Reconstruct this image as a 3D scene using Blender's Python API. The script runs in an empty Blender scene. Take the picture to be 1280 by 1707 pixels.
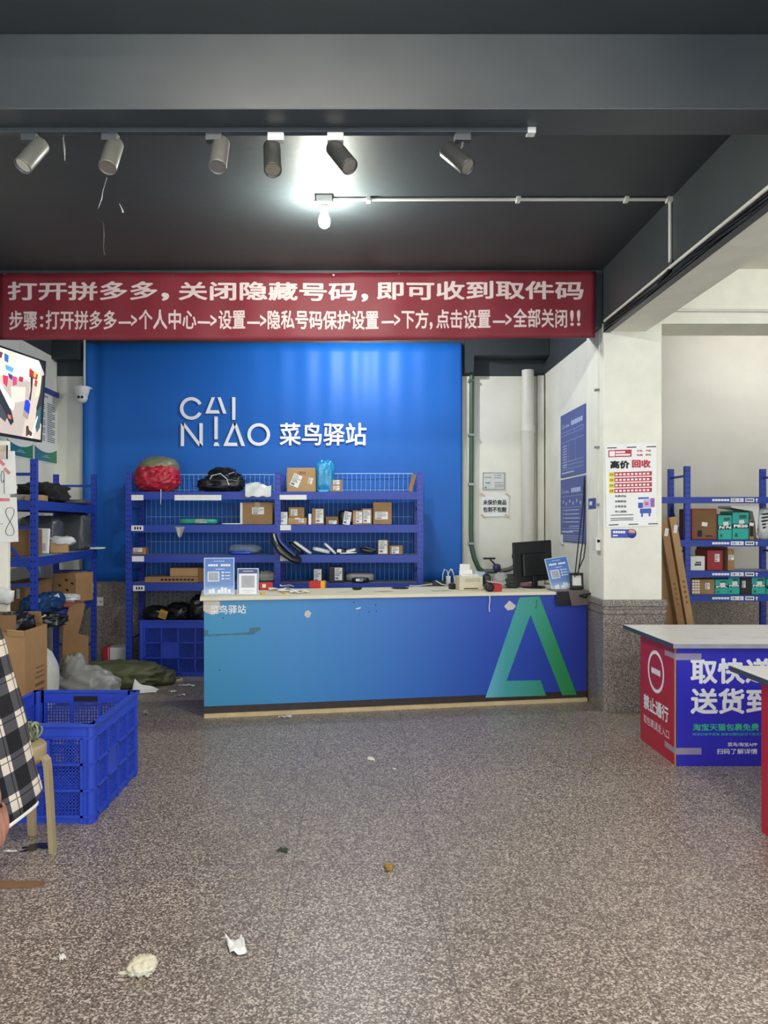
import bpy, bmesh, math, random
from mathutils import Vector, Matrix, Euler, noise
random.seed(11)
SC = bpy.context.scene
COL = SC.collection
F = 1282.0; CX = 600.0; CY = 873.0; EYE = 1.45
def P(u, v, Y): return Vector(((u-CX)*Y/F, Y, EYE-(v-CY)*Y/F))   # photo pixel at depth Y -> world point
def FL(u, v, z=0.0):                                              # photo pixel on the level z -> world point
    Y = (EYE-z)*F/(v-CY); return Vector(((u-CX)*Y/F, Y, z))
def lin(r, g, b):
    return tuple(((c/255)/12.92 if c/255 <= .04045 else ((c/255+.055)/1.055)**2.4) for c in (r, g, b)) + (1.0,)

# ------------------------------------------------------------ camera, world, exposure
cam = bpy.data.objects.new('camera', bpy.data.cameras.new('camera')); COL.objects.link(cam)
cam.location = (0, 0, EYE); cam.rotation_euler = (math.pi/2, 0, 0)
cam.data.sensor_width = 36; cam.data.lens = F/1707*36
cam.data.shift_x = 40/1707; cam.data.shift_y = 19.5/1707; cam.data.clip_start = .05
SC.camera = cam
SC.view_settings.view_transform = 'Standard'; SC.view_settings.look = 'None'
SC.view_settings.gamma = 1; SC.view_settings.use_curve_mapping = False
SC.view_settings.exposure = 0.8
W = bpy.data.worlds.new('world'); SC.world = W; W.use_nodes = True
W.node_tree.nodes['Background'].inputs[0].default_value = (.82, .90, 1.0, 1)
W.node_tree.nodes['Background'].inputs[1].default_value = 1.7      # daylight entering through the open shop front
BULB_POWER = 850.0       # emission strength of the visible LED bulb
BULB2_POWER = 880.0      # the second bulb, behind the banner
TUBE_POWER = 80.0
TUBE3_POWER = 330.0       # tubes near the entrance
TUBE2_POWER = 46.0       # tubes in the side room

# ------------------------------------------------------------ helpers
def nodes(name):
    m = bpy.data.materials.new(name); m.use_nodes = True
    nt = m.node_tree; return m, nt, nt.nodes['Principled BSDF']
def N(nt, typ, **kw):
    n = nt.nodes.new(typ)
    for k, v in kw.items(): setattr(n, k, v)
    return n
def mat(name, rgb, rough=.5, var=.10, scale=14, bump=0.0, bscale=60, metal=0.0, spec=.5, trans=0.0, alpha=1.0):
    m, nt, b = nodes(name)
    c = lin(*rgb)
    tc = N(nt, 'ShaderNodeTexCoord'); no = N(nt, 'ShaderNodeTexNoise'); no.inputs['Scale'].default_value = scale
    no.inputs['Detail'].default_value = 4
    nt.links.new(tc.outputs['Object'], no.inputs['Vector'])
    rp = N(nt, 'ShaderNodeValToRGB')
    rp.color_ramp.elements[0].position = .3; rp.color_ramp.elements[1].position = .7
    rp.color_ramp.elements[0].color = tuple(x*(1-var) for x in c[:3])+(1,)
    rp.color_ramp.elements[1].color = tuple(min(1, x*(1+var)) for x in c[:3])+(1,)
    nt.links.new(no.outputs['Fac'], rp.inputs['Fac']); nt.links.new(rp.outputs['Color'], b.inputs['Base Color'])
    b.inputs['Roughness'].default_value = rough; b.inputs['Metallic'].default_value = metal
    b.inputs['Specular IOR Level'].default_value = spec
    if trans: b.inputs['Transmission Weight'].default_value = trans
    if alpha < 1: b.inputs['Alpha'].default_value = alpha
    if bump:
        n2 = N(nt, 'ShaderNodeTexNoise'); n2.inputs['Scale'].default_value = bscale; n2.inputs['Detail'].default_value = 5
        nt.links.new(tc.outputs['Object'], n2.inputs['Vector'])
        bp = N(nt, 'ShaderNodeBump'); bp.inputs['Strength'].default_value = bump; bp.inputs['Distance'].default_value = .01
        nt.links.new(n2.outputs['Fac'], bp.inputs['Height']); nt.links.new(bp.outputs['Normal'], b.inputs['Normal'])
    return m
def emis(name, rgb, s):
    m, nt, b = nodes(name); c = lin(*rgb)
    b.inputs['Base Color'].default_value = c; b.inputs['Emission Color'].default_value = c
    b.inputs['Emission Strength'].default_value = s; return m
def gradient(name, stops, axis='X', lo=0, hi=1, rough=.4):
    """print whose ink colour runs along one axis of the object, from lo to hi metres"""
    m, nt, b = nodes(name)
    tc = N(nt, 'ShaderNodeTexCoord'); sp = N(nt, 'ShaderNodeSeparateXYZ'); mr = N(nt, 'ShaderNodeMapRange')
    nt.links.new(tc.outputs['Object'], sp.inputs[0]); nt.links.new(sp.outputs[axis], mr.inputs['Value'])
    mr.inputs['From Min'].default_value = lo; mr.inputs['From Max'].default_value = hi
    rp = N(nt, 'ShaderNodeValToRGB'); el = rp.color_ramp.elements
    while len(el) < len(stops): el.new(.5)
    for e, (p, c) in zip(el, stops): e.position = p; e.color = lin(*c)
    nt.links.new(mr.outputs[0], rp.inputs['Fac']); nt.links.new(rp.outputs['Color'], b.inputs['Base Color'])
    b.inputs['Roughness'].default_value = rough; return m

_glyphs = {}
def glyphs(s, bold=0.0):
    """flat outline of a line of writing, scaled to a unit box"""
    key = (s, bold)
    if key in _glyphs: return _glyphs[key]
    cu = bpy.data.curves.new('t', 'FONT'); cu.body = s; cu.resolution_u = 2
    o = bpy.data.objects.new('t', cu); COL.objects.link(o)
    dg = bpy.context.evaluated_depsgraph_get()
    me = bpy.data.meshes.new_from_object(o.evaluated_get(dg), depsgraph=dg)
    vs = [(v.co.x, v.co.y) for v in me.vertices]; fs = [tuple(p.vertices) for p in me.polygons]
    bpy.data.objects.remove(o); bpy.data.meshes.remove(me); bpy.data.curves.remove(cu)
    V, Fc = [], []
    offs = [(0, 0)] + ([(bold*math.cos(k*math.pi/4), bold*math.sin(k*math.pi/4)) for k in range(8)] if bold else [])
    for dx, dy in offs:
        n = len(V); V += [(x+dx, y+dy) for x, y in vs]; Fc += [tuple(i+n for i in f) for f in fs]
    x0 = min(v[0] for v in V); x1 = max(v[0] for v in V); y0 = min(v[1] for v in V); y1 = max(v[1] for v in V)
    V = [((x-x0)/(x1-x0), (y-y0)/(y1-y0)) for x, y in V]
    _glyphs[key] = (V, Fc); return V, Fc

class MB:
    """collects shapes; build() links them as ONE mesh object"""
    def __init__(s): s.v = []; s.f = []; s.m = []; s.s = []
    def add(s, vs, fs, m=0, smooth=False):
        n = len(s.v); s.v += [tuple(v) for v in vs]
        for f in fs: s.f.append(tuple(i+n for i in f)); s.m.append(m); s.s.append(smooth)
        return s
    def box(s, x0, x1, y0, y1, z0, z1, m=0):
        vs = [(x, y, z) for z in (z0, z1) for y in (y0, y1) for x in (x0, x1)]
        return s.add(vs, [(0, 2, 3, 1), (4, 5, 7, 6), (0, 1, 5, 4), (2, 6, 7, 3), (0, 4, 6, 2), (1, 3, 7, 5)], m)
    def obox(s, c, size, rot=(0, 0, 0), m=0):
        R = Euler(rot).to_matrix(); c = Vector(c); h = Vector(size)/2
        vs = [c+R @ Vector((x*h.x, y*h.y, z*h.z)) for z in (-1, 1) for y in (-1, 1) for x in (-1, 1)]
        return s.add(vs, [(0, 2, 3, 1), (4, 5, 7, 6), (0, 1, 5, 4), (2, 6, 7, 3), (0, 4, 6, 2), (1, 3, 7, 5)], m)
    def bar(s, p0, p1, w, h, m=0, up=(0, 0, 1)):
        p0 = Vector(p0); p1 = Vector(p1); d = (p1-p0).normalized(); u = Vector(up)
        if abs(d.dot(u)) > .98: u = Vector((0, 1, 0))
        a = d.cross(u).normalized()*w/2; b = a.cross(d).normalized()*h/2
        vs = [p+x*a+y*b for p in (p0, p1) for y in (-1, 1) for x in (-1, 1)]
        return s.add(vs, [(0, 1, 3, 2), (4, 6, 7, 5), (0, 4, 5, 1), (2, 3, 7, 6), (0, 2, 6, 4), (1, 5, 7, 3)], m)
    def tube(s, pts, r, n=10, m=0, radii=None, flat=1.0):
        pts = [Vector(p) for p in pts]; L = len(pts); vs = []; prev = None
        for i, p in enumerate(pts):
            d = (pts[min(i+1, L-1)]-pts[max(i-1, 0)]).normalized()
            if prev is None:
                a = d.cross(Vector((0, 0, 1)));
                if a.length < .05: a = d.cross(Vector((0, 1, 0)))
            else: a = prev-d*prev.dot(d)
            a.normalize(); b = d.cross(a); prev = a; rr = radii[i] if radii else r
            for k in range(n):
                t = 2*math.pi*k/n; vs.append(p+a*math.cos(t)*rr+b*math.sin(t)*rr*flat)
        fs = [(i*n+k, i*n+(k+1) % n, (i+1)*n+(k+1) % n, (i+1)*n+k) for i in range(L-1) for k in range(n)]
        s.add(vs, fs, m, True)
        return s.add(vs[:n], [tuple(range(n-1, -1, -1))], m).add(vs[-n:], [tuple(range(n))], m)
    def lathe(s, prof, c=(0, 0, 0), n=24, m=0, M=None):
        vs = []
        for r, z in prof:
            for k in range(n):
                t = 2*math.pi*k/n; v = Vector((r*math.cos(t), r*math.sin(t), z))
                vs.append((M @ v if M else v)+Vector(c))
        L = len(prof)
        fs = [(i*n+k, i*n+(k+1) % n, (i+1)*n+(k+1) % n, (i+1)*n+k) for i in range(L-1) for k in range(n)]
        s.add(vs, fs, m, True)
        if prof[0][0] > 1e-4: s.add(vs[:n], [tuple(range(n-1, -1, -1))], m)
        if prof[-1][0] > 1e-4: s.add(vs[-n:], [tuple(range(n))], m)
        return s
    def prism(s, poly, y0, y1, m=0, ym=None):
        """outline in x,z extruded from y0 to y1"""
        n = len(poly)
        a = [(x, y0, z) for x, z in poly]; b = [(x, y1, z) for x, z in poly]
        return s.add(a+b, [tuple(range(n)), tuple(range(2*n-1, n-1, -1))]+[(i, i+n, (i+1) % n+n, (i+1) % n) for i in range(n)], m)
    def slab(s, poly, z0, z1, m=0):
        n = len(poly)
        a = [(x, y, z0) for x, y in poly]; b = [(x, y, z1) for x, y in poly]
        return s.add(a+b, [tuple(range(n-1, -1, -1)), tuple(range(n, 2*n))]+[(i, (i+1) % n, (i+1) % n+n, i+n) for i in range(n)], m)
    def blob(s, c, r, e=1.0, amp=.0, freq=3.0, seed=0, nu=28, nv=16, m=0, zmin=None, ridge=False, rot=0.0):
        """rounded body (e=1 ellipsoid, small e boxy) with crumpled skin"""
        c = Vector(c); vs = []; cr, sr = math.cos(rot), math.sin(rot)
        def pw(x): return math.copysign(abs(x)**e, x)
        for j in range(nv+1):
            ph = -math.pi/2+math.pi*j/nv
            for i in range(nu):
                th = 2*math.pi*i/nu
                d = Vector((pw(math.cos(ph))*pw(math.cos(th)), pw(math.cos(ph))*pw(math.sin(th)), pw(math.sin(ph))))
                q = d*freq+Vector((seed*3.7, seed*1.3, seed*2.1))
                n = noise.noise(q)+.5*noise.noise(q*2.1)+.25*noise.noise(q*4.3)
                if ridge: n = .5-1.6*abs(noise.noise(q))+.5*(.4-abs(noise.noise(q*2.3)))+.2*noise.noise(q*5)
                k = 1+amp*n
                x, y, z = d.x*r[0]*k, d.y*r[1]*k, d.z*r[2]*k
                p = Vector((x*cr-y*sr, x*sr+y*cr, z))+c
                if zmin is not None and p.z < zmin: p.z = zmin
                vs.append(p)
        fs = [(j*nu+i, j*nu+(i+1) % nu, (j+1)*nu+(i+1) % nu, (j+1)*nu+i) for j in range(nv) for i in range(nu)]
        return s.add(vs, fs, m, True)
    def sheet(s, fn, nu, nv, m=0, smooth=True):
        vs = [fn(i/nu, j/nv) for j in range(nv+1) for i in range(nu+1)]
        return s.add(vs, [(j*(nu+1)+i, j*(nu+1)+i+1, (j+1)*(nu+1)+i+1, (j+1)*(nu+1)+i) for j in range(nv) for i in range(nu)], m, smooth)
    def text(s, t, x0, x1, z0, z1, y, bold=0.0, m=0, fn=None):
        V, Fc = glyphs(t, bold)
        per = len(V)//(9 if bold else 1)
        vs = [(x0+(x1-x0)*a, y-.00012*(i//per), z0+(z1-z0)*b) for i, (a, b) in enumerate(V)]
        if fn: vs = [fn(*v) for v in vs]
        return s.add(vs, Fc, m)
    def rect(s, x0, x1, z0, z1, y, m=0, t=.0006):
        return s.box(x0, x1, y-t, y, z0, z1, m)
    def build(s, name, mats, parent=None, bevel=0.0, seg=2, solid=0.0, sub=0):
        me = bpy.data.meshes.new(name); me.from_pydata(s.v, [], s.f)
        for mm in (mats if isinstance(mats, (list, tuple)) else [mats]): me.materials.append(mm)
        me.polygons.foreach_set('material_index', s.m); me.polygons.foreach_set('use_smooth', s.s)
        me.update()
        o = bpy.data.objects.new(name, me); COL.objects.link(o)
        if parent: o.parent = parent
        if solid:
            q = o.modifiers.new('s', 'SOLIDIFY'); q.thickness = solid; q.offset = 0
        if sub:
            q = o.modifiers.new('u', 'SUBSURF'); q.levels = sub; q.render_levels = sub
        if bevel:
            q = o.modifiers.new('b', 'BEVEL'); q.width = bevel; q.segments = seg; q.limit_method = 'ANGLE'; q.angle_limit = .7
        return o
def tag(o, label=None, cat=None, group=None, kind=None):
    if label: o['label'] = label
    if cat: o['category'] = cat
    if group: o['group'] = group
    if kind: o['kind'] = kind
    return o
def thing(name, label, cat, loc=(0, 0, 0), rot=(0, 0, 0), group=None):
    o = bpy.data.objects.new(name, None); COL.objects.link(o); o.empty_display_size = .1
    o.location = loc; o.rotation_euler = rot
    return tag(o, label, cat, group)
def at(o, loc, rot=(0, 0, 0)):
    o.location = loc; o.rotation_euler = rot; return o
def struct(o, label=None): return tag(o, label, None, None, 'structure')
def copy_tree(o, parent=None):
    c = o.copy(); COL.objects.link(c)
    if parent: c.parent = parent
    for ch in list(o.children): copy_tree(ch, c)
    return c

# ------------------------------------------------------------ materials
M = {}
M['ceil'] = mat('black_ceiling_paint', (54, 60, 64), .55, .06, 6, .15, 14)
M['ceil_gloss'] = mat('black_beam_paint', (58, 64, 67), .45, .08, 5, .12, 10)
M['white_wall'] = mat('white_wall_paint', (226, 224, 211), .7, .06, 3.5, .12, 22)
M['white_paint'] = mat('white_column_paint', (232, 230, 216), .65, .05, 6, .2, 30)
M['grey_wall'] = mat('grey_white_wall_paint', (196, 194, 187), .75, .07, 2.0, .1, 18)
M['steel_blue'] = mat('blue_shelf_paint', (26, 58, 158), .4, .08, 8)
M['deck'] = mat('grey_shelf_board', (150, 156, 170), .5, .08, 10)
M['wire'] = mat('pale_blue_wire', (150, 185, 225), .4, .05)
M['kraft'] = mat('brown_cardboard', (158, 122, 82), .8, .09, 9, .05)
M['kraft_d'] = mat('dark_brown_cardboard', (122, 92, 60), .85, .12, 7, .05)
M['kraft_l'] = mat('light_brown_cardboard', (178, 142, 98), .8, .08, 9, .05)
M['tape'] = mat('packing_tape', (176, 140, 92), .3, .05)
M['paper'] = mat('white_paper', (232, 232, 228), .7, .03)
M['ink'] = mat('black_ink', (24, 24, 26), .7, .1)
M['greyink'] = mat('grey_ink', (120, 122, 124), .7, .1)
M['white_print'] = mat('white_print', (238, 240, 242), .5, .02)
M['black_plastic'] = mat('black_plastic', (20, 21, 23), .4, .1)
M['dark_film'] = mat('black_mailer_film', (22, 23, 26), .28, .2, 8, .35, 16)
M['grey_film'] = mat('dark_grey_mailer_film', (74, 78, 82), .32, .15, 7, .3, 14)
M['white_film'] = mat('white_poly_film', (214, 216, 214), .35, .06, 8, .25, 20)
M['clear_film'] = mat('cloudy_clear_plastic', (172, 172, 168), .25, .12, 9, .3, 16, alpha=.72)
M['crate'] = mat('blue_crate_plastic', (44, 74, 196), .42, .05, 6)
M['white_plastic'] = mat('white_plastic', (222, 222, 216), .4, .03)
M['pvc'] = mat('white_pvc_pipe', (214, 212, 202), .45, .06, 5)
M['red_print'] = mat('red_print', (186, 28, 50), .45, .04)
M['lens'] = mat('dark_glass_lens', (14, 14, 18), .1, .0)
M['metal'] = mat('grey_metal', (128, 130, 132), .35, .08, metal=.8)
M['chrome'] = mat('bright_metal', (190, 190, 190), .2, .04, metal=1)

def granite(name, dark, mid, light, tiles=False, scale=170, rough=.32):
    m, nt, b = nodes(name)
    tc = N(nt, 'ShaderNodeTexCoord')
    vo = N(nt, 'ShaderNodeTexVoronoi'); vo.inputs['Scale'].default_value = scale
    nt.links.new(tc.outputs['Object'], vo.inputs['Vector'])
    sx = N(nt, 'ShaderNodeSeparateColor'); nt.links.new(vo.outputs['Color'], sx.inputs[0])
    rp = N(nt, 'ShaderNodeValToRGB'); el = rp.color_ramp.elements
    el[0].position = 0; el[0].color = lin(*dark); el[1].position = 1; el[1].color = lin(*light)
    for p, c in ((.30, dark), (.42, mid), (.70, mid), (.84, light)):
        e = el.new(p); e.color = lin(*c)
    nt.links.new(sx.outputs[0], rp.inputs['Fac'])
    no = N(nt, 'ShaderNodeTexNoise'); no.inputs['Scale'].default_value = 1.3; no.inputs['Detail'].default_value = 5
    nt.links.new(tc.outputs['Object'], no.inputs['Vector'])
    mr = N(nt, 'ShaderNodeMapRange'); mr.inputs['To Min'].default_value = .78; mr.inputs['To Max'].default_value = 1.18
    nt.links.new(no.outputs['Fac'], mr.inputs['Value'])
    mx = N(nt, 'ShaderNodeMix', data_type='RGBA', blend_type='MULTIPLY'); mx.inputs[0].default_value = 1
    nt.links.new(rp.outputs['Color'], mx.inputs[6]); nt.links.new(mr.outputs[0], mx.inputs[7])
    out = mx.outputs[2]
    if tiles:
        sp = N(nt, 'ShaderNodeSeparateXYZ'); nt.links.new(tc.outputs['Object'], sp.inputs[0])
        mask = None
        for ax, off in (('X', .300), ('Y', 2.683)):
            a = N(nt, 'ShaderNodeMath', operation='SUBTRACT'); nt.links.new(sp.outputs[ax], a.inputs[0]); a.inputs[1].default_value = off-.587*20
            d = N(nt, 'ShaderNodeMath', operation='DIVIDE'); nt.links.new(a.outputs[0], d.inputs[0]); d.inputs[1].default_value = .587
            f = N(nt, 'ShaderNodeMath', operation='FRACT'); nt.links.new(d.outputs[0], f.inputs[0])
            l = N(nt, 'ShaderNodeMath', operation='LESS_THAN'); nt.links.new(f.outputs[0], l.inputs[0]); l.inputs[1].default_value = .0066
            if mask is None: mask = l
            else:
                q = N(nt, 'ShaderNodeMath', operation='MAXIMUM'); nt.links.new(mask.outputs[0], q.inputs[0]); nt.links.new(l.outputs[0], q.inputs[1]); mask = q
        sc = N(nt, 'ShaderNodeMath', operation='MULTIPLY'); sc.inputs[1].default_value = .6; nt.links.new(mask.outputs[0], sc.inputs[0])
        m2 = N(nt, 'ShaderNodeMix', data_type='RGBA'); nt.links.new(sc.outputs[0], m2.inputs[0])
        nt.links.new(out, m2.inputs[6]); m2.inputs[7].default_value = lin(52, 46, 42); out = m2.outputs[2]
    nt.links.new(out, b.inputs['Base Color']); b.inputs['Roughness'].default_value = rough
    return m
M['floor'] = granite('granite_floor_tiles', (92, 82, 73), (136, 124, 113), (200, 187, 174), True, 175, .38)
M['granite'] = granite('granite_wainscot', (98, 90, 82), (136, 126, 116), (188, 178, 166), False, 200, .38)

def perforated(name, rgb):
    """blue steel upright with its rows of dark punched slots (object x,z)"""
    m, nt, b = nodes(name)
    tc = N(nt, 'ShaderNodeTexCoord'); sp = N(nt, 'ShaderNodeSeparateXYZ'); nt.links.new(tc.outputs['Object'], sp.inputs[0])
    def mth(op, a, bv=None):
        n = N(nt, 'ShaderNodeMath', operation=op)
        nt.links.new(a, n.inputs[0])
        if bv is not None:
            if isinstance(bv, (int, float)): n.inputs[1].default_value = bv
            else: nt.links.new(bv, n.inputs[1])
        return n.outputs[0]
    z = mth('ABSOLUTE', mth('SUBTRACT', mth('FRACT', mth('DIVIDE', sp.outputs['Z'], .05)), .5))
    z = mth('LESS_THAN', z, .14)
    x = mth('ABSOLUTE', mth('SUBTRACT', mth('ABSOLUTE', sp.outputs['X']), .012))
    x = mth('LESS_THAN', x, .0045)
    k = mth('MULTIPLY', z, x)
    mx = N(nt, 'ShaderNodeMix', data_type='RGBA'); nt.links.new(k, mx.inputs[0])
    mx.inputs[6].default_value = lin(*rgb); mx.inputs[7].default_value = lin(8, 14, 40)
    nt.links.new(mx.outputs[2], b.inputs['Base Color']); b.inputs['Roughness'].default_value = .4
    return m
M['post'] = perforated('perforated_blue_steel', (34, 62, 168))

# ------------------------------------------------------------ the room
H = 3.41           # ceiling height
XL = -3.09; XP = 1.875; YB = 7.85
struct(MB().box(-3.3, 5.6, -1.2, 8.05, -.1, 0).build('floor', M['floor']), 'speckled brown grey granite tile floor')
struct(MB().box(-3.3, XP+.2, -1.2, 8.05, H, H+.1).build('ceiling', M['ceil']), 'black painted ceiling over the service counter')
struct(MB().box(XP+.2, 5.6, -1.2, 8.05, H, H+.1).build('ceiling', M['white_wall']), 'white ceiling of the side room')
wl = MB().box(XL-.15, XL, -1.2, YB+.15, 0, 3.13, 0).box(XL-.15, XL, -1.2, YB+.15, 3.13, H, 1)
struct(wl.build('wall_left', [M['white_wall'], M['ceil']]), 'white wall behind the television with black top')
wb = MB().box(XL, XP+.3, YB, YB+.15, .86, 2.955, 0).box(XL, XP+.3, YB, YB+.15, 2.955, H, 1).box(XL, XP+.3, YB-.015, YB+.15, 0, .86, 2)
struct(wb.build('wall_back', [M['white_wall'], M['ceil'], M['granite']]), 'white back wall with granite wainscot and black top')
wb2 = MB().box(XP+.3, 5.6, YB, YB+.15, .86, H, 0).box(XP+.3, 5.6, YB-.015, YB+.15, 0, .86, 1)
struct(wb2.build('wall_back', [M['grey_wall'], M['granite']]), 'grey white back wall of the side room over granite wainscot')
wp = MB().box(XP+.004, 2.30, 6.37, YB, .86, 2.97, 0).box(XP+.004, 2.30, 6.37, YB, 2.97, H, 1).box(XP-.012, 2.315, 6.40, YB, 0, .86, 2)
struct(wp.build('wall_right', [M['white_wall'], M['ceil'], M['granite']]), 'white partition wall carrying the two blue notice boards')
struct(MB().box(5.5, 5.6, -1.2, 8, 0, H).build('wall_right', M['white_wall']), 'white far wall of the side room')
# pillar with granite base and moulding
pl = MB().box(XP, 2.325, 5.92, 6.37, .86, 3.0)
pil = struct(pl.build('pillar', M['white_paint'], bevel=.008), 'white painted square pillar with granite base beside the counter')
pb = MB().box(XP-.008, 2.345, 5.90, 6.39, 0, .755).box(XP-.014, 2.353, 5.892, 6.395, .755, .79).box(XP-.008, 2.345, 5.90, 6.39, .79, .815).box(XP-.016, 2.357, 5.89, 6.398, .815, .865)
pb.build('granite_base', M['granite'], pil, bevel=.006)
# beams
bl = MB().box(XP, 2.2, -1.2, 5.92, 2.93, H, 0).box(XP-.003, XP+.0, -1.2, 5.92, 2.92, H, 1).box(XP-.003, XP+.05, -1.2, 5.92, 2.922, 2.93, 1)
struct(bl.build('trim_1', [M['white_paint'], M['ceil_gloss']]), 'long ceiling beam black on its inner side and white underneath')
struct(MB().box(XL, XP, 5.95, 6.30, 2.97, H).build('trim_2', M['ceil_gloss']), 'black cross beam behind the red banner')
struct(MB().box(2.2, 5.5, 5.92, 6.30, 2.99, H).build('trim_3', M['white_paint']), 'white cross beam of the side room')
struct(MB().box(XL, XP-.003, 3.075, 3.28, 3.107, H).build('trim_4', M['ceil_gloss'], bevel=.004), 'black ceiling beam above the track lights')
bb = MB().box(1.06, 1.14, 7.70, YB, 2.97, H).box(1.14, XP, 7.62, YB, 3.12, H).box(XL, -2.82, 7.7, YB, 3.1, H)
struct(bb.build('trim_5', M['ceil']), 'black boxed ledges along the top of the back wall')
# ------------------------------------------------------------ lamps
M['bulb'] = emis('lit_bulb', (250, 255, 240), BULB_POWER)
M['bulb2'] = emis('lit_bulb_behind_banner', (250, 253, 255), BULB2_POWER)
M['tube'] = emis('lit_tube', (255, 242, 226), TUBE_POWER)
M['tube3'] = emis('lit_tube_by_beam', (255, 240, 224), TUBE3_POWER)
M['tube2'] = emis('lit_tube_side_room', (255, 253, 248), TUBE2_POWER)
def ceiling_bulb(loc, label, m):
    t = thing('ceiling_bulb', label, 'lamp', loc)
    MB().box(-.047, .047, -.047, .047, -.045, 0).build('junction_box', M['white_plastic'], t, .004)
    MB().lathe([(.022, -.045), (.024, -.06), (.024, -.085), (.018, -.09)]).build('lamp_holder', M['white_plastic'], t)
    MB().lathe([(.014, -.09), (.022, -.105), (.033, -.13), (.034, -.15), (.028, -.17), (.014, -.182), (0, -.185)]).build('bulb', m, t)
ceiling_bulb((-.214, 4.62, H), 'lit bare bulb hanging from white box on black ceiling', M['bulb'])
ceiling_bulb((.0, 6.75, H), 'lit bare bulb behind the red banner above shelf', M['bulb2'])
def tube_lamp(loc, rz, label, m, L=1.2):
    t = thing('tube_lamp', label, 'lamp', loc, (0, 0, rz), 'ceiling tube lamps')
    MB().box(-L/2, L/2, -.03, .03, -.05, 0).build('lamp_body', M['white_plastic'], t, .004)
    MB().tube([(-L/2+.03, 0, -.07), (L/2-.03, 0, -.07)], .016, 12).build('tube', m, t)
    for x in (-L/2+.015, L/2-.015): MB().box(x-.015, x+.015, -.022, .022, -.09, -.05).build('tube_socket', M['white_plastic'], t)
tube_lamp((-.3, 2.1, H), 0, 'ceiling tube lamp near the shop entrance', M['tube'])
tube_lamp((1.45, .9, H), math.pi/2, 'ceiling tube lamp beside the long beam near the entrance', M['tube3'])
tube_lamp((3.6, 4.2, H), 0, 'ceiling tube lamp over the side room booths', M['tube2'])
tube_lamp((4.0, 6.9, H), 0, 'ceiling tube lamp by the side room shelf', M['tube2'])
# lighting track and its six spotlights
trk = thing('lighting_track', 'long black lighting track under the ceiling beam', 'track', (0, 3.23, 3.107))
MB().box(-3.0, .70, -.018, .018, -.02, 0).build('rail', M['ceil_gloss'], trk, .002)
MB().box(.70, .735, -.02, .02, -.024, 0).build('end_cap', M['white_plastic'], trk, .002)
M['spot'] = mat('grey_spotlight_body', (104, 106, 102), .4, .05, metal=.25)
M['spot_d'] = mat('black_spotlight_body', (64, 66, 66), .35, .05, metal=.25)
M['reflector'] = mat('spotlight_reflector', (196, 196, 190), .15, .03, metal=.9)
SP = [(50, 62, 237, 45, 280, 'spot', 'grey', 'grey spotlight at the end of the track above the television, tilted sideways'),
      (184, 187, 236, 184, 282, 'spot', 'grey', 'grey spotlight with paint strips dangling under it, second from the banner start'),
      (357, 366, 233, 365, 282, 'spot', 'grey', 'upright grey spotlight on a dark adapter in the middle of the track'),
      (460, 452, 241, 456, 286, 'spot_d', 'white', 'dark spotlight hanging nearly upright from a white adapter'),
      (559, 557, 241, 581, 281, 'spot_d', 'white', 'dark spotlight tilted sideways above the lit bulb'),
      (771, 748, 245, 776, 282, 'spot_d', 'dark', 'dark spotlight alone at the track end above the white conduit')]
for ax, tu, tv, bu, bv, mk, ad, lab in SP:
    a = P(ax, 216, 3.23); root = (a.x, 3.23, 3.087)
    t = thing('track_spotlight', lab, 'spotlight', root, group='spotlights on the track')
    rt = Vector(root)
    p0 = P(tu, tv, 3.22)-rt; p1 = P(bu, bv, 3.22)-rt
    d = p1-p0; d.y = -.06; L = d.length; dn = d.normalized()
    mid = (p0+p1)/2; c0 = mid-dn*.078; c1 = mid+dn*.078
    MB().box(-.034, .034, -.02, .02, -.034, -.001).build('adapter', M['white_plastic'] if ad == 'white' else M['ceil_gloss'], t, .003)
    MB().tube([(0, 0, -.03), (0, 0, -.05), c0*.55+c1*.45+Vector((0, .0, 0))], .0065, 8).build('stem', M['metal'], t)
    R = dn.to_track_quat('Z', 'Y').to_matrix()
    b = MB().lathe([(.006, 0), (.034, 0), (.037, .006), (.037, .150), (.0365, .156), (.033, .156), (.032, .138)], c0, 28, 0, R)
    bd = b.build('lamp_body', M[mk], t)
    MB().lathe([(0, .140), (.012, .139), (.030, .146), (.032, .150)], c0, 24, 0, R).build('reflector', M['reflector'], bd)
    MB().lathe([(0, .1475), (.011, .147), (.012, .139)], c0, 16, 0, R).build('lens', M['lens'], bd)
# strips of old paint and dust hanging from the black ceiling
for pts, lab in (([(107, 218), (105, 232), (107, 246), (108, 268)], 'thin grey dust strand hanging beside the first spotlight'),
                 ([(178, 296), (171, 318), (169, 330), (163, 348)], 'pale dust strand dangling under the second spotlight'),
                 ([(199, 340), (203, 348), (205, 354)], 'small curled paint flake hanging apart from the strands'),
                 ([(164, 366), (172, 371), (173, 392), (172, 412), (174, 425)], 'dark crooked strand hanging lowest above the banner')):
    Y = (H-EYE)*F/(CY-pts[0][1]) if pts[0][1] > 220 else 3.23
    MB().tube([P(u, v, Y) for u, v in pts], .004, 6, radii=[.002+.004*((i*7) % 3)/2 for i in range(len(pts))]).build('dust_strand', M['white_plastic' if 'flake' in lab else 'metal'])
    tag(COL.objects[-1], lab, 'dust strand', 'strands hanging from the ceiling')
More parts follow.
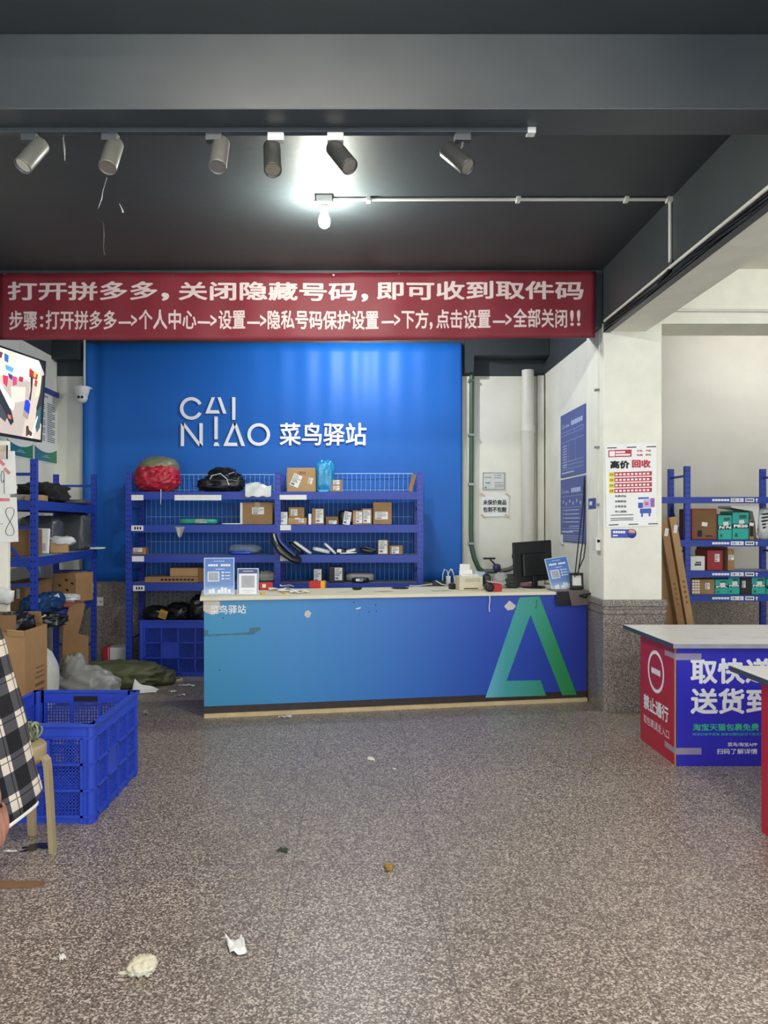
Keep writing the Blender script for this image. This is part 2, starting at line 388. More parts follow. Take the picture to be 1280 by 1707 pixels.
# conduits
c = MB().tube([(-.16, 4.62, H-.012), (1.855, 4.62, H-.012)], .010, 10).tube([(1.862, 4.62, H-.008), (1.862, 4.62, 3.02)], .010, 10)
c.box(1.84, 1.874, 4.60, 4.64, H-.03, H-.001)
cd = tag(c.build('conduit', M['pvc']), 'white conduit running from the bulb across the black ceiling', 'conduit')
for x in (.05, .95, 1.6): MB().box(x-.012, x+.012, 4.60, 4.645, H-.026, H).build('clip', M['white_plastic'], cd)
c = MB().tube([(1.858, 2.2, 2.985), (1.858, 3.5, 2.98), (1.858, 4.5, 2.985), (1.858, 5.84, 2.99)], .011, 10)
tag(c.build('conduit', M['pvc']), 'white conduit running along the bottom of the long beam', 'conduit')
MBc = MB()
for j, (dz, ph) in enumerate(((0, 0), (.018, 1), (.03, 2.2))):
    MBc.tube([(1.862+.004*math.sin(i*1.3+ph), 2.2+i*.26, 2.935+dz*.6+.012*math.sin(i*.9+ph)) for i in range(15)], .005, 6)
tag(MBc.build('cable_bundle', M['black_plastic']), 'black cables strung along the lower edge of the long beam', 'cable')
tag(MB().tube([(1.868, 4.60, 3.03), (1.858, 4.62, 2.97), (1.86, 4.8, 2.955)], .012, 8).build('junction_elbow', M['black_plastic']), 'black taped joint where the two white conduits meet', 'pipe joint')
c = MB().tube([P(1001, 545, 6.02), P(998, 640, 6.04), P(998, 910, 6.04)], .012, 10)
c = tag(c.build('conduit', M['pvc']), 'white conduit running down the pillar side to a small socket', 'conduit')
for z in (2.5, 2.05, 1.6): MB().box(1.845, 1.876, 6.02, 6.06, z-.008, z+.008).build('clip', M['metal'], c)
t = thing('wall_socket', 'small white socket box with round hole on the pillar side', 'socket', (1.855, 6.03, 1.24))
MB().box(-.02, .019, -.045, .045, 0, .10).build('box_body', M['white_plastic'], t, .004)
MB().lathe([(0, 0), (.012, 0), (.012, -.004), (0, -.004)], (0, -.046, .075), 16, 0, Matrix.Rotation(-math.pi/2, 3, 'X')).build('hole', M['ink'], t)
c = MB().tube([(2.36, 5.905, 3.09), (3.2, 5.905, 3.085), (4.6, 5.905, 3.08)], .011, 8)
tag(c.build('conduit', M['pvc']), 'white conduit along the white cross beam of the side room', 'conduit')

# ------------------------------------------------------------ red banner
def rip(x, y, z):
    return (x, y+.010*math.sin(2.1*x+.6*z)+.006*math.sin(7*x+5*z)+.004*math.sin(17*x-4*z), z)
BY = 5.915
def bx(u): return (u-CX)*BY/F
def bz(v): return EYE-(v-CY)*BY/F
M['banner'] = mat('red_banner_cloth', (120, 27, 42), .6, .06, 4, .1, 30)
M['banner_ink'] = mat('pale_pink_print', (214, 192, 192), .6, .03)
g = MB()
def bf(a, b):
    u = -2+(992-(-2))*a; v = 456+(566-456)*b
    v += -3*a if True else 0
    if b > .5: v += 3*math.sin(a*math.pi)
    x, y, z = rip(bx(u), BY, bz(v)); return (x, y, z)
ban = tag(g.sheet(bf, 120, 12).build('banner', M['banner'], solid=.002), 'long red banner with two rows of white writing under the ceiling', 'banner')
tx = MB()
ROW1 = [('打开拼多多', 13, 264, 470, 501), (',', 270, 283, 489, 503), ('关闭隐藏号码', 298, 595, 470, 501), (',', 602, 614, 489, 503), ('即可收到取件码', 628, 972, 469, 500)]
ROW2 = [('步骤', 15, 62, 518, 550), (':', 67, 73, 527, 546), ('打开拼多多', 77, 195, 518, 550), ('—>', 198, 229, 525, 544), ('个人中心', 232, 328, 517, 550),
        ('—>', 330, 361, 525, 544), ('设置', 364, 409, 517, 549), ('—>', 412, 444, 525, 544), ('隐私号码保护设置', 446, 631, 517, 549), ('—>', 636, 667, 524, 543),
        ('下方', 669, 714, 516, 548), (',', 716, 721, 537, 550), ('点击设置', 727, 817, 516, 548), ('—>', 821, 852, 524, 543), ('全部关闭', 855, 945, 515, 547), ('!', 950, 956, 517, 544), ('!', 961, 967, 517, 544)]
def bw(x, y, z): a = rip(x, y, z); return (a[0], a[1]-.003, a[2])
for s, u0, u1, v0, v1 in ROW1: tx.text(s, bx(u0), bx(u1), bz(v1), bz(v0), BY, .026, 0, bw)
for s, u0, u1, v0, v1 in ROW2: tx.text(s, bx(u0), bx(u1), bz(v1), bz(v0), BY, .021, 0, bw)
tx.build('lettering', M['banner_ink'], ban)
for u, v in ((288, 459), (556, 459), (665, 458), (974, 457), (8, 458)):
    q = P(u, v, BY); MB().lathe([(0, -.012), (.008, -.008), (.008, .0)], (q.x, BY-.008, q.z), 10, 0, Matrix.Rotation(math.pi/2, 3, 'X')).build('eyelet', M['chrome'], ban)

# ------------------------------------------------------------ blue backdrop with the logo
KY = 7.80
def kx(u): return (u-CX)*KY/F
def kz(v): return EYE-(v-CY)*KY/F
M['backdrop'] = mat('blue_vinyl_backdrop', (26, 98, 184), .5, .03, 3, spec=.3)
def fold(x, z):
    r = .006*math.sin(9*x)*max(0, 1-abs(z-1.0)/1.2)+.004*math.sin(3.3*x+1.2*z)
    t = max(0, min(1, (z-1.9)/1.2)); r += t*(.007*math.sin(23*x+2*math.sin(2*x))*math.exp(-((x+.1)/.9)**2))
    e = math.exp(-((x+2.75)/.14)**2); r += .014*e*math.sin(30*x)
    return r
def kf(a, b):
    x = kx(139)+(kx(770)-kx(139))*a; z = .868+(3.28-.868)*b
    return (x, KY+fold(x, z)-.01, z)
bk = tag(MB().sheet(kf, 160, 24).build('backdrop_sheet', M['backdrop'], solid=.003), 'bright blue vinyl backdrop with white logo on the back wall', 'backdrop')
def lg(pts): return [(kx(280+a/3.5556), kz(640+b/3.5556)) for a, b in pts]
def ring(mb, cx, cy, ro, ri, a0, a1, y0, y1, n=40):
    pts = [(cx+ro*math.cos(a0+(a1-a0)*i/n), cy-ro*math.sin(a0+(a1-a0)*i/n)) for i in range(n+1)]
    qts = [(cx+ri*math.cos(a0+(a1-a0)*i/n), cy-ri*math.sin(a0+(a1-a0)*i/n)) for i in range(n+1)]
    for i in range(n): mb.prism(lg([pts[i], pts[i+1], qts[i+1], qts[i]]), y0, y1)
g = MB(); ya, yb = KY-.032, KY-.024
ring(g, 142, 148, 67, 48, math.radians(26), math.radians(334), ya, yb)
ring(g, 540, 302, 67, 48, 0, 2*math.pi, ya, yb)
for pts in ([(262, 82), (281, 82), (252, 158), (303, 158), (311, 178), (225, 178)], [(296, 82), (315, 82), (350, 178), (330, 178)],
            [(383, 82), (402, 82), (402, 215), (383, 215)], [(80, 235), (99, 235), (99, 370), (80, 370)], [(190, 235), (209, 235), (209, 370), (190, 370)],
            [(82, 235), (104, 235), (207, 370), (185, 370)], [(278, 196), (298, 196), (298, 330), (278, 330)], [(281, 348), (299, 348), (309, 370), (272, 370)],
            [(388, 235), (408, 235), (358, 350), (410, 350), (415, 370), (331, 370)], [(390, 235), (410, 235), (459, 370), (438, 370)]):
    g.prism(lg(pts), ya, yb)
g.build('logo', M['white_print'], bk)
g = MB()
(x0, z1), (x1, z0) = lg([(663, 232), (1176, 367)])
g.text('菜鸟驿站', x0, x1, z0, z1, KY-.028, .018)
g.build('lettering', M['white_print'], bk)

# ------------------------------------------------------------ back wall fittings
t = thing('dome_camera', 'white dome security camera at the edge of the blue backdrop', 'security camera', P(137, 645, 7.68))
MB().lathe([(.074, 0), (.076, -.02), (.068, -.05), (.058, -.085), (.046, -.10)]).build('housing', M['white_plastic'], t)
b = MB().blob((.004, -.012, -.105), (.055, .055, .058), 1, 0, 1, 0, 24, 14).build('camera_ball', M['white_plastic'], t)
for dx in (-.018, .016): MB().lathe([(0, -.060), (.013, -.058), (.0135, -.050), (.0, -.05)], (.006+dx, -.012, -.112), 14, 0, Matrix.Rotation(-math.pi/2, 3, 'X')).build('lens', M['lens'], b)
MB().box(-.07, .07, .0, .088, -.012, .004).build('mount_plate', M['white_plastic'], t)
MB().tube([(0, .06, 0), (0, .06, .62)], .012, 10).build('drop_pipe', M['pvc'], t)
t = thing('wall_outlet', 'white outlet plate on granite behind the floor clutter', 'outlet', P(165, 1010, 7.83))
MB().box(-.048, .048, -.012, .0, 0, .088).build('plate', M['white_plastic'], t, .004)
for dx in (-.022, .022): MB().box(dx-.008, dx+.008, -.0135, -.012, .035, .05).build('slot', M['greyink'], t)
# pipes at the right of the backdrop
gp = MB().tube([(1.135, 7.80, 3.3), (1.13, 7.80, 2.2), (1.125, 7.80, 1.4), (1.13, 7.80, 1.22)], .024, 12)
gp.tube([(1.13, 7.80, 1.22), (1.16, 7.79, 1.09), (1.20, 7.78, 1.0), (1.24, 7.78, .97)], .024, 12)
M['green_pipe'] = mat('dull_green_pipe', (62, 92, 70), .5, .1, 6)
gp = tag(gp.build('water_pipe', M['green_pipe']), 'dull green pipe running down the wall beside the backdrop', 'pipe')
for z in (2.90, 2.35, 1.85, 1.25): MB().box(1.10, 1.155, 7.77, 7.85, z-.012, z+.012).build('pipe_clip', M['metal'], gp)
va = thing('water_valve', 'greyish pipework and tap valve low on the white wall', 'valve', (1.36, 7.76, .97))
MB().tube([(-.12, 0, 0), (.05, 0, 0), (.15, 0, .02), (.235, .02, .07), (.235, .05, .15)], .024, 12).build('pipe', M['metal'], va)
MB().blob((.02, 0, .03), (.04, .035, .045), .6, .05, 2, 3, 16, 10).build('valve_body', mat('dark_blue_valve', (44, 46, 84), .4), va)
MB().tube([(.02, -.01, .05), (-.05, -.02, .12)], .008, 8).bar((-.12, -.02, .13), (.0, -.02, .13), .022, .018).build('handle', M['black_plastic'], va)
MB().lathe([(.05, 0), (.055, .02), (.03, .03)], (.235, .07, .15), 16, 0, Matrix.Rotation(math.pi/2, 3, 'X')).build('flange', M['metal'], va)
dp = MB().lathe([(.062, 0), (.062, 2.36), (.068, 2.37), (.068, 2.44), (.060, 2.45), (.060, 3.0)], (1.695, 7.77, 0), 24)
dp = tag(dp.build('drain_pipe', M['pvc']), 'thick white drain pipe standing against the back wall', 'pipe')
MB().lathe([(.072, 0), (.072, .02)], (1.695, 7.77, 2.38), 24).build('collar', M['pvc'], dp)
tag(MB().box(1.80, 1.86, 7.78, 7.848, .0, 2.95).build('pipe_casing', M['pvc']), 'slim white boxed pipe in the wall corner', 'pipe')
t = thing('certificate', 'small framed certificate sheet taped above the paper notice', 'certificate', (0, 7.845, 0))
KW = 7.84
def wx(u): return (u-CX)*KW/F
def wz(v): return EYE-(v-CY)*KW/F
MB().box(wx(804), wx(842), -.004, 0, wz(817), wz(787)).build('sheet', mat('pale_grey_sheet', (206, 210, 206), .5), t)
k = MB()
for u0, u1, v0, v1 in ((805, 841, 788, 789), (805, 841, 815, 816), (805, 806, 788, 816), (840, 841, 788, 816), (808, 819, 795, 796.2), (809, 817, 804, 806), (823, 836, 792, 793), (823, 836, 796, 797), (824, 839, 804, 805), (824, 839, 808, 809), (824, 839, 811, 812), (808, 811, 811, 814)):
    k.rect(wx(u0), wx(u1), wz(v1), wz(v0), -.0045)
k.build('print', M['greyink'], t)
t = thing('paper_notice', 'white paper notice with two rows of black characters', 'notice', (0, 7.843, 0))
MB().box(wx(803), wx(848), -.003, 0, wz(861), wz(826)).build('sheet', M['paper'], t)
MB().text('未保价商品', wx(805), wx(844), wz(842), wz(833), -.0045, .03).text('包到不包赔', wx(805), wx(844), wz(854), wz(845), -.0045, .03).build('lettering', M['ink'], t)
for u, v in ((805, 825), (846, 825), (805, 860), (845, 860)): MB().obox((wx(u), -.005, wz(v)), (.05, .002, .02), (0, .7, 0)).build('tape_strip', mat('pink_tape', (206, 170, 160), .4), t)
# blue notice boards on the partition wall (they face the counter)
M['board_blue'] = mat('blue_notice_print', (58, 78, 150), .4, .03)
M['board_ink'] = mat('pale_blue_print', (176, 190, 226), .5, .03)
def notice_board(z0, z1, label, second):
    w = .78; h = z1-z0
    t = thing('notice_board', label, 'notice board', (XP+.003, 6.39+w, z0), (0, 0, -math.pi/2), 'blue notice boards on the partition wall')
    MB().box(0, w, -.008, 0, 0, h).build('panel', M['board_blue'], t)
    k = MB(); y = -.0085
    k.text('CAI', .05, .10, h-.105, h-.085, y, .02).text('NIAO', .05, .12, h-.13, h-.11, y, .02).text('菜鸟驿站', .13, .30, h-.13, h-.105, y, .03)
    k.rect(.36, .70, h-.135, h-.095, y) if False else None
    for i in range(6 if not second else 5): k.rect(.36+i*.06, .41+i*.06, h-.13, h-.09, y)
    if not second:
        for z in (h-.17, h-.20, h-.26, .13, .10, .065): k.rect(.05, .73, z, z+.003, y)
        for x in (.05, .25, .48, .727): k.rect(x, x+.003, h-.20, h-.167, y)
        for i in range(9): k.rect(.08, .22, h-.30-i*.024, h-.292-i*.024, y)
        for x in (.28, .50): k.rect(x, x+.002, .13, h-.26, y)
        k.rect(.05, .45, .03, .042, y)
    else:
        for i in range(6): k.rect(.08+i*.11, .11+i*.11, h-.22-.02*(i % 2), h-.19-.02*(i % 2), y)
        for z in (h-.16, h-.26, h-.36, .12): k.rect(.05, .73, z, z+.003, y)
        for i in range(4): k.rect(.08, .10, h-.29-.035*i, h-.272-.035*i, y); k.rect(.14, .6, h-.288-.035*i, h-.28-.035*i, y)
        for i in range(3): k.rect(.3, .6, h-.43-.02*i, h-.423-.02*i, y)
        k.rect(.05, .42, .085, .1, y)
        for i in range(3): k.rect(.05, .73, .02+.018*i, .024+.018*i, y)
    k.build('lettering', M['board_ink'], t)
notice_board(1.875, 2.45, 'upper blue notice board with white table lines on the partition wall', False)
notice_board(1.285, 1.855, 'lower blue notice board hanging under the other one', True)
t = thing('wall_hook', 'small white hook stuck at the lower board corner', 'hook', (XP-.004, 7.12, 1.26))
MB().box(-.008, .006, -.03, .03, 0, .09).build('hook_plate', M['white_plastic'], t, .003)
MB().tube([(-.008, 0, .03), (-.03, 0, .015), (-.03, 0, .04)], .006, 8).build('hook_arm', M['white_plastic'], t)
for pts, lab in (([(974, 795), (972, 840), (964, 905), (958, 962)], 'dark cable dropping from the board edge to the scale, foremost'),
                 ([(975, 800), (974, 850), (971, 905), (963, 958)], 'dark cable dropping beside the board edge, straightest'),
                 ([(976, 905), (973, 930), (966, 945), (961, 960)], 'dark cable curving below the lower notice board')):
    MB().tube([P(u, v, 6.33) for u, v in pts], .005, 6).build('cable', M['ink']); tag(COL.objects[-1], lab, 'cable', 'cables hanging by the notice boards')
t = thing('sticker', 'small blue sticker low on the pillar side', 'sticker', (XP-.001, 6.30, 1.57), (0, 0, -math.pi/2))
MB().box(0, .19, -.003, 0, 0, .085).build('label_sheet', M['board_blue'], t)
MB().rect(.03, .10, .03, .06, -.0035).build('print', M['white_print'], t)
# ------------------------------------------------------------ generic parcels
def barcode(k, x0, x1, z0, z1, y, m=1, seed=0):
    r = random.Random(seed); w = x1-x0; h = z1-z0
    k.rect(x0, x1, z0, z1, y, 0)
    for f in (.88, .78, .50, .42, .34): k.rect(x0+.08*w, x0+w*(.45+.45*r.random()), z0+f*h, z0+(f+.045)*h, y-.0006, m)
    x = x0+.1*w
    while x < x1-.12*w:
        b = (.02+.03*r.random())*w; k.rect(x, x+b, z0+.58*h, z0+.73*h, y-.0006, m); x += b+(.02+.03*r.random())*w
    k.rect(x0+.08*w, x0+.5*w, z0+.08*h, z0+.24*h, y-.0006, m)
_cn = [0]
def box_thing(name, label, cat, loc, size, m='kraft', rot=(0, 0, 0), tags=(), tape=True, group=None, tm='tape'):
    """closed carton; tags are shipping labels as (x, z, w, h) fractions of the front face"""
    w, d, h = size; _cn[0] += 1
    o = MB().box(-w/2, w/2, -d/2, d/2, 0, h).build(name, M[m] if isinstance(m, str) else m, None, min(.006, w*.04))
    tag(o, label, cat, group); at(o, loc, rot)
    if tape:
        tw = min(.05, w*.3)
        MB().box(-tw/2, tw/2, -d/2-.001, d/2+.001, h*.8, h+.001).build('tape_strip', M[tm], o)
    for i, (x, z, lw, lh) in enumerate(tags):
        k = MB(); barcode(k, (x-.5-lw/2)*w, (x-.5+lw/2)*w, (z-lh/2)*h, (z+lh/2)*h, -d/2-.0015, 1, _cn[0]*7+i)
        k.build('shipping_label', [M['paper'], M['greyink']], o)
    return o
def pbox(name, label, cat, u0, u1, v0, v1, Y, d, z0=None, **kw):
    w = (u1-u0)*Y/F; h = (v1-v0)*Y/F; z = EYE-(v1-CY)*Y/F if z0 is None else z0
    return box_thing(name, label, cat, ((u0+u1)/2*Y/F-CX*Y/F, Y+d/2, z), (w, d, h), **kw)
def bag(name, label, cat, loc, r, m, e=.8, amp=.25, freq=2.2, seed=1, ridge=True, group=None, rot=0, nu=40, nv=22):
    o = MB().blob((0, 0, r[2]), r, e, amp, freq, seed, nu, nv, 0, 0.0, ridge, rot).build(name, M[m] if isinstance(m, str) else m)
    tag(o, label, cat, group); o.location = loc; return o
def mailer(name, label, cat, loc, size, m, rot=(0, 0, 0), seed=1, group=None, tagm=None):
    """flat stuffed mailing bag"""
    w, d, h = size
    o = MB().blob((0, 0, h/2), (w/2, d/2, h/2), .45, .10, 2.4, seed, 32, 14, 0, None, True).build(name, M[m])
    tag(o, label, cat, group); at(o, loc, rot)
    if tagm:
        k = MB(); barcode(k, -w*.25, w*.25, -d*.3, d*.3, 0, 1, seed)
        q = k.build('shipping_label', [M['paper'], M['greyink']], o); q.rotation_euler = (-math.pi/2, 0, 0); q.location = (0, 0, h+.002)
    return o

# ------------------------------------------------------------ perforated plastic crate
def crate(loc, W, D, Hh, label, rz=0, pitch=.0165, nv_front=3, nv_side=4, mat_=None, group=None):
    t = thing('plastic_crate', label, 'crate', loc, (0, 0, rz), group)
    m = mat_ or M['crate']; th = .012; b = .0056
    def side(L, nd, handle):
        g = MB(); x0, x1 = -L/2, L/2; zb, zt = .035, Hh-.07
        g.box(x0, x1, 0, th, 0, zb).box(x0, x1, 0, th, zt, Hh-.012)
        if handle: pass
        g.box(x0-.012, x1+.012, -.014, th, Hh-.014, Hh).box(x0, x1, -.010, 0, zt-.004, zt+.006)
        for z in (zb+(zt-zb)/3, zb+(zt-zb)*2/3, zb): g.box(x0, x1, -.010, th, z-.006, z+.006)
        for i in range(nd+1):
            x = x0+.05+(L-.1)*i/nd; g.box(x-.007, x+.007, -.010, th, 0, zt)
        for s in (x0, x1-.05): g.box(s, s+.05, -.003, th, 0, Hh)
        n = int((L-.1)/pitch)
        for i in range(1, n):
            x = x0+.05+(L-.1)*i/n; g.box(x-b/2, x+b/2, .003, th-.003, zb, zt)
        n = int((zt-zb)/pitch)
        for i in range(1, n):
            z = zb+(zt-zb)*i/n; g.box(x0+.04, x1-.04, .003, th-.003, z-b/2, z+b/2)
        cw = (L-.1)/nd
        g.box(x0+.05+cw, x0+.05+2*cw, -.004, th-.002, zb+(zt-zb)/3, zb+(zt-zb)*2/3) if nd == 4 else None
        return g
    for L, nd, off, r in ((W, nv_front, (0, -D/2, 0), 0), (W, nv_front, (0, D/2, 0), math.pi), (D, nv_side, (W/2, 0, 0), math.pi/2), (D, nv_side, (-W/2, 0, 0), -math.pi/2)):
        o = side(L, nd, False).build('side_panel', m, t); o.location = off; o.rotation_euler = (0, 0, r)
    g = MB().box(-W/2+.005, W/2-.005, -D/2+.005, D/2-.005, .012, .022)
    g.build('floor_panel', m, t)
    for sx in (-1, 1):
        for sy in (-1, 1):
            MB().lathe([(.022, 0), (.022, Hh-.002)], (sx*(W/2-.014), sy*(D/2-.014), 0), 14).build('corner_post', m, t)
    h = MB().box(-.068, .068, -.004, .016, Hh-.060, Hh-.03)
    q = h.build('handle_slot', M['ink'], t); q.location = (0, D/2-.014, 0)
    return t
crate((-1.586, 4.09, 0), .585, .74, .483, 'big blue perforated crate standing empty on the open floor')

# ------------------------------------------------------------ main blue rack behind the counter
RX = [-2.19, -.78, .57]; RY0, RY1 = 7.30, 7.72; RZ = [1.752, 1.439, 1.154, .886]
rack = thing('storage_rack', 'long blue steel rack with wire mesh back behind the counter', 'rack', (0, 0, 0))
for x in RX:
    for y in (RY0, RY1):
        o = MB().box(-.028, .028, -.02, .02, 0, 1.94).build('upright', M['post'], rack); o.location = (x, y, 0)
for i in (0, 1):
    for z in RZ:
        s = MB().box(RX[i]+.02, RX[i+1]-.02, RY0-.01, RY1+.01, z-.02, z).build('shelf_board', M['deck'], rack)
        MB().box(RX[i]+.027, RX[i+1]-.027, RY0-.018, RY0+.012, z-.072, z+.001).build('beam', M['steel_blue'], s)
    g = MB(); xa, xb = RX[i]+.04, RX[i+1]-.04; y = RY1+.028; zt = (1.945, 1.955)[i]
    n = int((xb-xa)/.046)
    for k in range(n+1): x = xa+(xb-xa)*k/n; g.box(x-.0016, x+.0016, y-.0016, y+.0016, .42, zt)
    for z in (.42, .74, 1.06, 1.27, 1.52, 1.79, zt): g.box(xa, xb, y-.002, y+.002, z-.002, z+.002)
    g.box(xa, xb, y-.004, y+.004, zt-.004, zt+.004)
    g.build('wire_mesh_panel', M['wire'], rack)
for x in (RX[0], RX[2]):
    for z in (1.6, 1.0, .35): MB().bar((x, RY0, z), (x, RY1, z), .012, .02).build('side_brace', M['steel_blue'], rack)
# paper strips taped on the beams
def strip(label, u0, u1, v0, v1, txt=False, group='paper strips on the rack beams', m='paper', Y=RY0-.0195):
    a = P(u0, v1, Y); b = P(u1, v0, Y)
    t = MB().box(a.x, b.x, Y-.002, Y, a.z, b.z).build('paper_strip', M[m]); tag(t, label, 'paper label', group)
    if txt:
        k = MB(); w = b.x-a.x; h = b.z-a.z
        for i in range(3): k.rect(a.x+w*(.25+.22*i), a.x+w*(.38+.22*i), a.z+h*.25, a.z+h*.75, Y-.0025)
        k.build('print', M['ink'], t)
strip('white paper strip under the red bag on the top beam', 219, 239, 825, 834)
strip('long white paper strip in the middle of the top beam', 291, 369, 825, 834)
strip('printed paper strip at the start of the second beam', 219, 239, 876, 885, True)
strip('crinkled paper strip under the tiny carton', 220, 240, 927, 936)
strip('grey paper strip at the start of the lowest beam', 222, 241, 976, 985, True)
strip('white paper strip on the far bay top beam beneath the big carton', 466, 511, 825, 833)
strip('white paper strip on the second beam under the taped carton', 467, 485, 875, 884)
strip('grey paper strip on the third beam beside the dangling black bag', 467, 486, 926, 935)
# contents: bay one
Z1, Z2, Z3, Z4 = [z+.003 for z in RZ]
M['red_wrap'] = mat('red_bubble_wrap', (176, 34, 54), .28, .35, 14, 1.0, 38)
M['olive_wrap'] = mat('olive_plastic_wrap', (118, 120, 92), .35, .15, 6, .3, 14)
q = P(262, 828, 7.45); b = bag('wrapped_bundle', 'round bundle in red wrap with olive plastic bulging out on the top shelf', 'bundle', (q.x, 7.47, Z1), (.205, .19, .135), 'red_wrap', .8, .16, 3.8, 4, nu=90, nv=56)
MB().blob((.01, .02, .245), (.185, .165, .10), .9, .12, 2.2, 8, 36, 18, 0, None, True).build('inner_bag', M['olive_wrap'], b)
MB().tube([(.08, -.19, .02), (.082, -.20, -.06), (.08, -.20, -.12)], .003, 6).build('loose_string', M['paper'], b)
q = P(368, 820, 7.42)
b = bag('black_parcel_bag', 'black plastic parcel bag slumped on the top shelf', 'parcel bag', (q.x, 7.44, Z1), (.20, .14, .075), 'dark_film', .7, .35, 1.8, 3)
MB().blob((.02, .02, .12), (.13, .1, .10), .7, .4, 1.6, 12, 30, 16, 0, .006, True).build('upper_fold', M['dark_film'], b)
MB().blob((.15, -.02, .10), (.06, .09, .07), .6, .3, 1.9, 14, 24, 14, 0, .006, True).build('upper_fold', M['dark_film'], b)
MB().tube([(-.10, -.12, .08), (-.06, -.15, .15), (.02, -.14, .17), (.08, -.15, .12), (.10, -.15, .06)], .012, 8, flat=.4).build('grey_tape', M['white_film'], b)
q = P(431, 832, 7.31)
g = MB().sheet(lambda a, c: ((a-.5)*.245, -.026-.006*math.sin(a*9+c*5)-.03*max(0, c-.55)+.11*(1-min(1, c/.45)), .045*math.sin(a*5)*max(0, .6-c)+.066-.18*max(0, c-.35)+.006*math.sin(17*a+9*c)), 30, 18)
o = at(g.build('white_poly_bag', M['white_film'], None, solid=.004), (q.x, 7.30, Z1)); tag(o, 'crumpled white plastic bag draped over the top beam', 'bag')
q = pbox('carton', 'mid brown carton with white label under the draped white bag', 'box', 404, 454, 838, 875, 7.36, .26, Z2, tags=[(.52, .62, .4, .32)])
MB().rect(-.165, -.142, .0, .21, -.131).build('pale_edge', M['paper'], q)
q = P(333, 872, 7.42); b = mailer('teal_mailer', 'flat teal green mailer lying on the second shelf', 'mailer', (q.x, 7.42, Z2+.002), (.36, .22, .055), 'paper', seed=2)
b.data.materials[0] = mat('teal_film', (40, 150, 128), .35, .1)
MB().rect(-.02, .09, .01, .05, -.112).build('pale_label', M['clear_film'], b)
q = P(388, 873, 7.40); mailer('white_envelope', 'thin white envelope lying beside the teal mailer', 'envelope', (q.x, 7.42, Z2+.001), (.20, .2, .012), 'paper', seed=5)
q = P(300, 890, 7.29)
g = MB().sheet(lambda a, c: ((a-.5)*.10*(1-.75*c), -.004*math.sin(8*a), -.105*c+.0), 6, 6)
tag(at(g.build('torn_film', M['clear_film'], None, solid=.002), (q.x, RY0-.024, Z2-.02)), 'torn grey plastic scrap hanging off the second beam', 'plastic scrap')
pbox('carton', 'tiny brown carton with white sticker at the end of the third shelf', 'box', 220, 242, 914, 925.5, 7.31, .12, Z3, tags=[(.45, .68, .65, .55)], tape=False)
q = P(405, 922, 7.42); b = mailer('blue_mailer', 'blue mailer in loose clear film on the third shelf', 'mailer', (q.x-.01, 7.42, Z3), (.22, .2, .03), 'paper', seed=7)
b.data.materials[0] = mat('bright_blue_film', (20, 70, 190), .3, .08)
MB().blob((.03, .02, .05), (.15, .11, .045), .7, .3, 2, 6, 28, 14, 0, None, True).build('clear_wrap', mat('thin_clear_film', (150, 165, 185), .2, .1, alpha=.4), b)
pbox('flat_carton', 'flat long brown carton printed along its edge on the lowest shelf', 'box', 241, 330, 966, 975.5, 7.33, .30, Z4, tape=False, m='kraft')
k = MB()
for i in range(9): k.rect(-.10+i*.036, -.074+i*.036, .018, .036, -.151)
k.build('print', M['ink'], COL.objects[-1])
pbox('flat_carton', 'brown carton lying on top of the flat long one', 'box', 283, 332, 951, 965.4, 7.36, .24, Z4+.0555, tape=False, m='kraft_l')
pbox('carton', 'brown carton standing behind the tall blue sign', 'box', 331, 372, 951, 985, 7.24, .3, None, m='kraft_d') if False else None
q = pbox('carton', 'worn brown carton half hidden by the tall blue sign', 'box', 330, 372, 949, 973, 7.34, .3, Z4, m='kraft_d', tape=False)
q = P(440, 968, 7.42); bag('clear_poly_bag', 'clear plastic bag on the lowest shelf beside the middle upright', 'bag', (q.x, 7.45, Z4), (.11, .12, .05), 'clear_film', .7, .25, 2, 9)
# contents: bay two
pbox('carton', 'large brown carton with slanted white label on the top shelf', 'box', 478, 527, 783, 823, 7.36, .27, Z1, m='kraft_l', tape=False)
o = COL.objects[-1]; k = MB(); barcode(k, -.05, .035, -.06, .06, -.136, 1, 3); e = k.build('shipping_label', [M['paper'], M['greyink']], o); e.location = (-.045, 0, .105); e.rotation_euler = (0, .4, 0)
k = MB(); barcode(k, -.02, .02, -.03, .03, -.136, 1, 4); e = k.build('shipping_label', [M['paper'], M['greyink']], o); e.location = (.085, 0, .105); e.rotation_euler = (0, .25, 0)
MB().text('活动', -.03, .04, .165, .195, -.1365, .0).build('print', M['ink'], o)
q = P(541, 825, 7.35); b = bag('blue_parcel_bag', 'light blue plastic parcel bag standing between two cartons', 'parcel bag', (q.x, 7.40, Z1), (.078, .07, .14), 'white_film', .55, .35, 1.7, 5)
b.data.materials[0] = mat('sky_blue_film', (40, 140, 190), .3, .12, 8, .25, 18)
MB().sheet(lambda a, c: (-.01+(a-.5)*.13*(1-c), -.075-.01*c, .02-.07*c), 6, 4).build('loose_corner', b.data.materials[0], b, solid=.003)
pbox('carton', 'small brown carton with two white labels on the top shelf', 'box', 549, 570, 804, 824, 7.33, .13, Z1, tags=[(.55, .78, .5, .36), (.55, .3, .5, .36)], tape=False)
o = pbox('carton', 'narrow brown carton leaning against the end upright', 'box', 684, 690, 793, 823, 7.40, .16, Z1+.004, m='kraft', tape=False); o.rotation_euler = (0, .26, 0); o.location.x -= .02
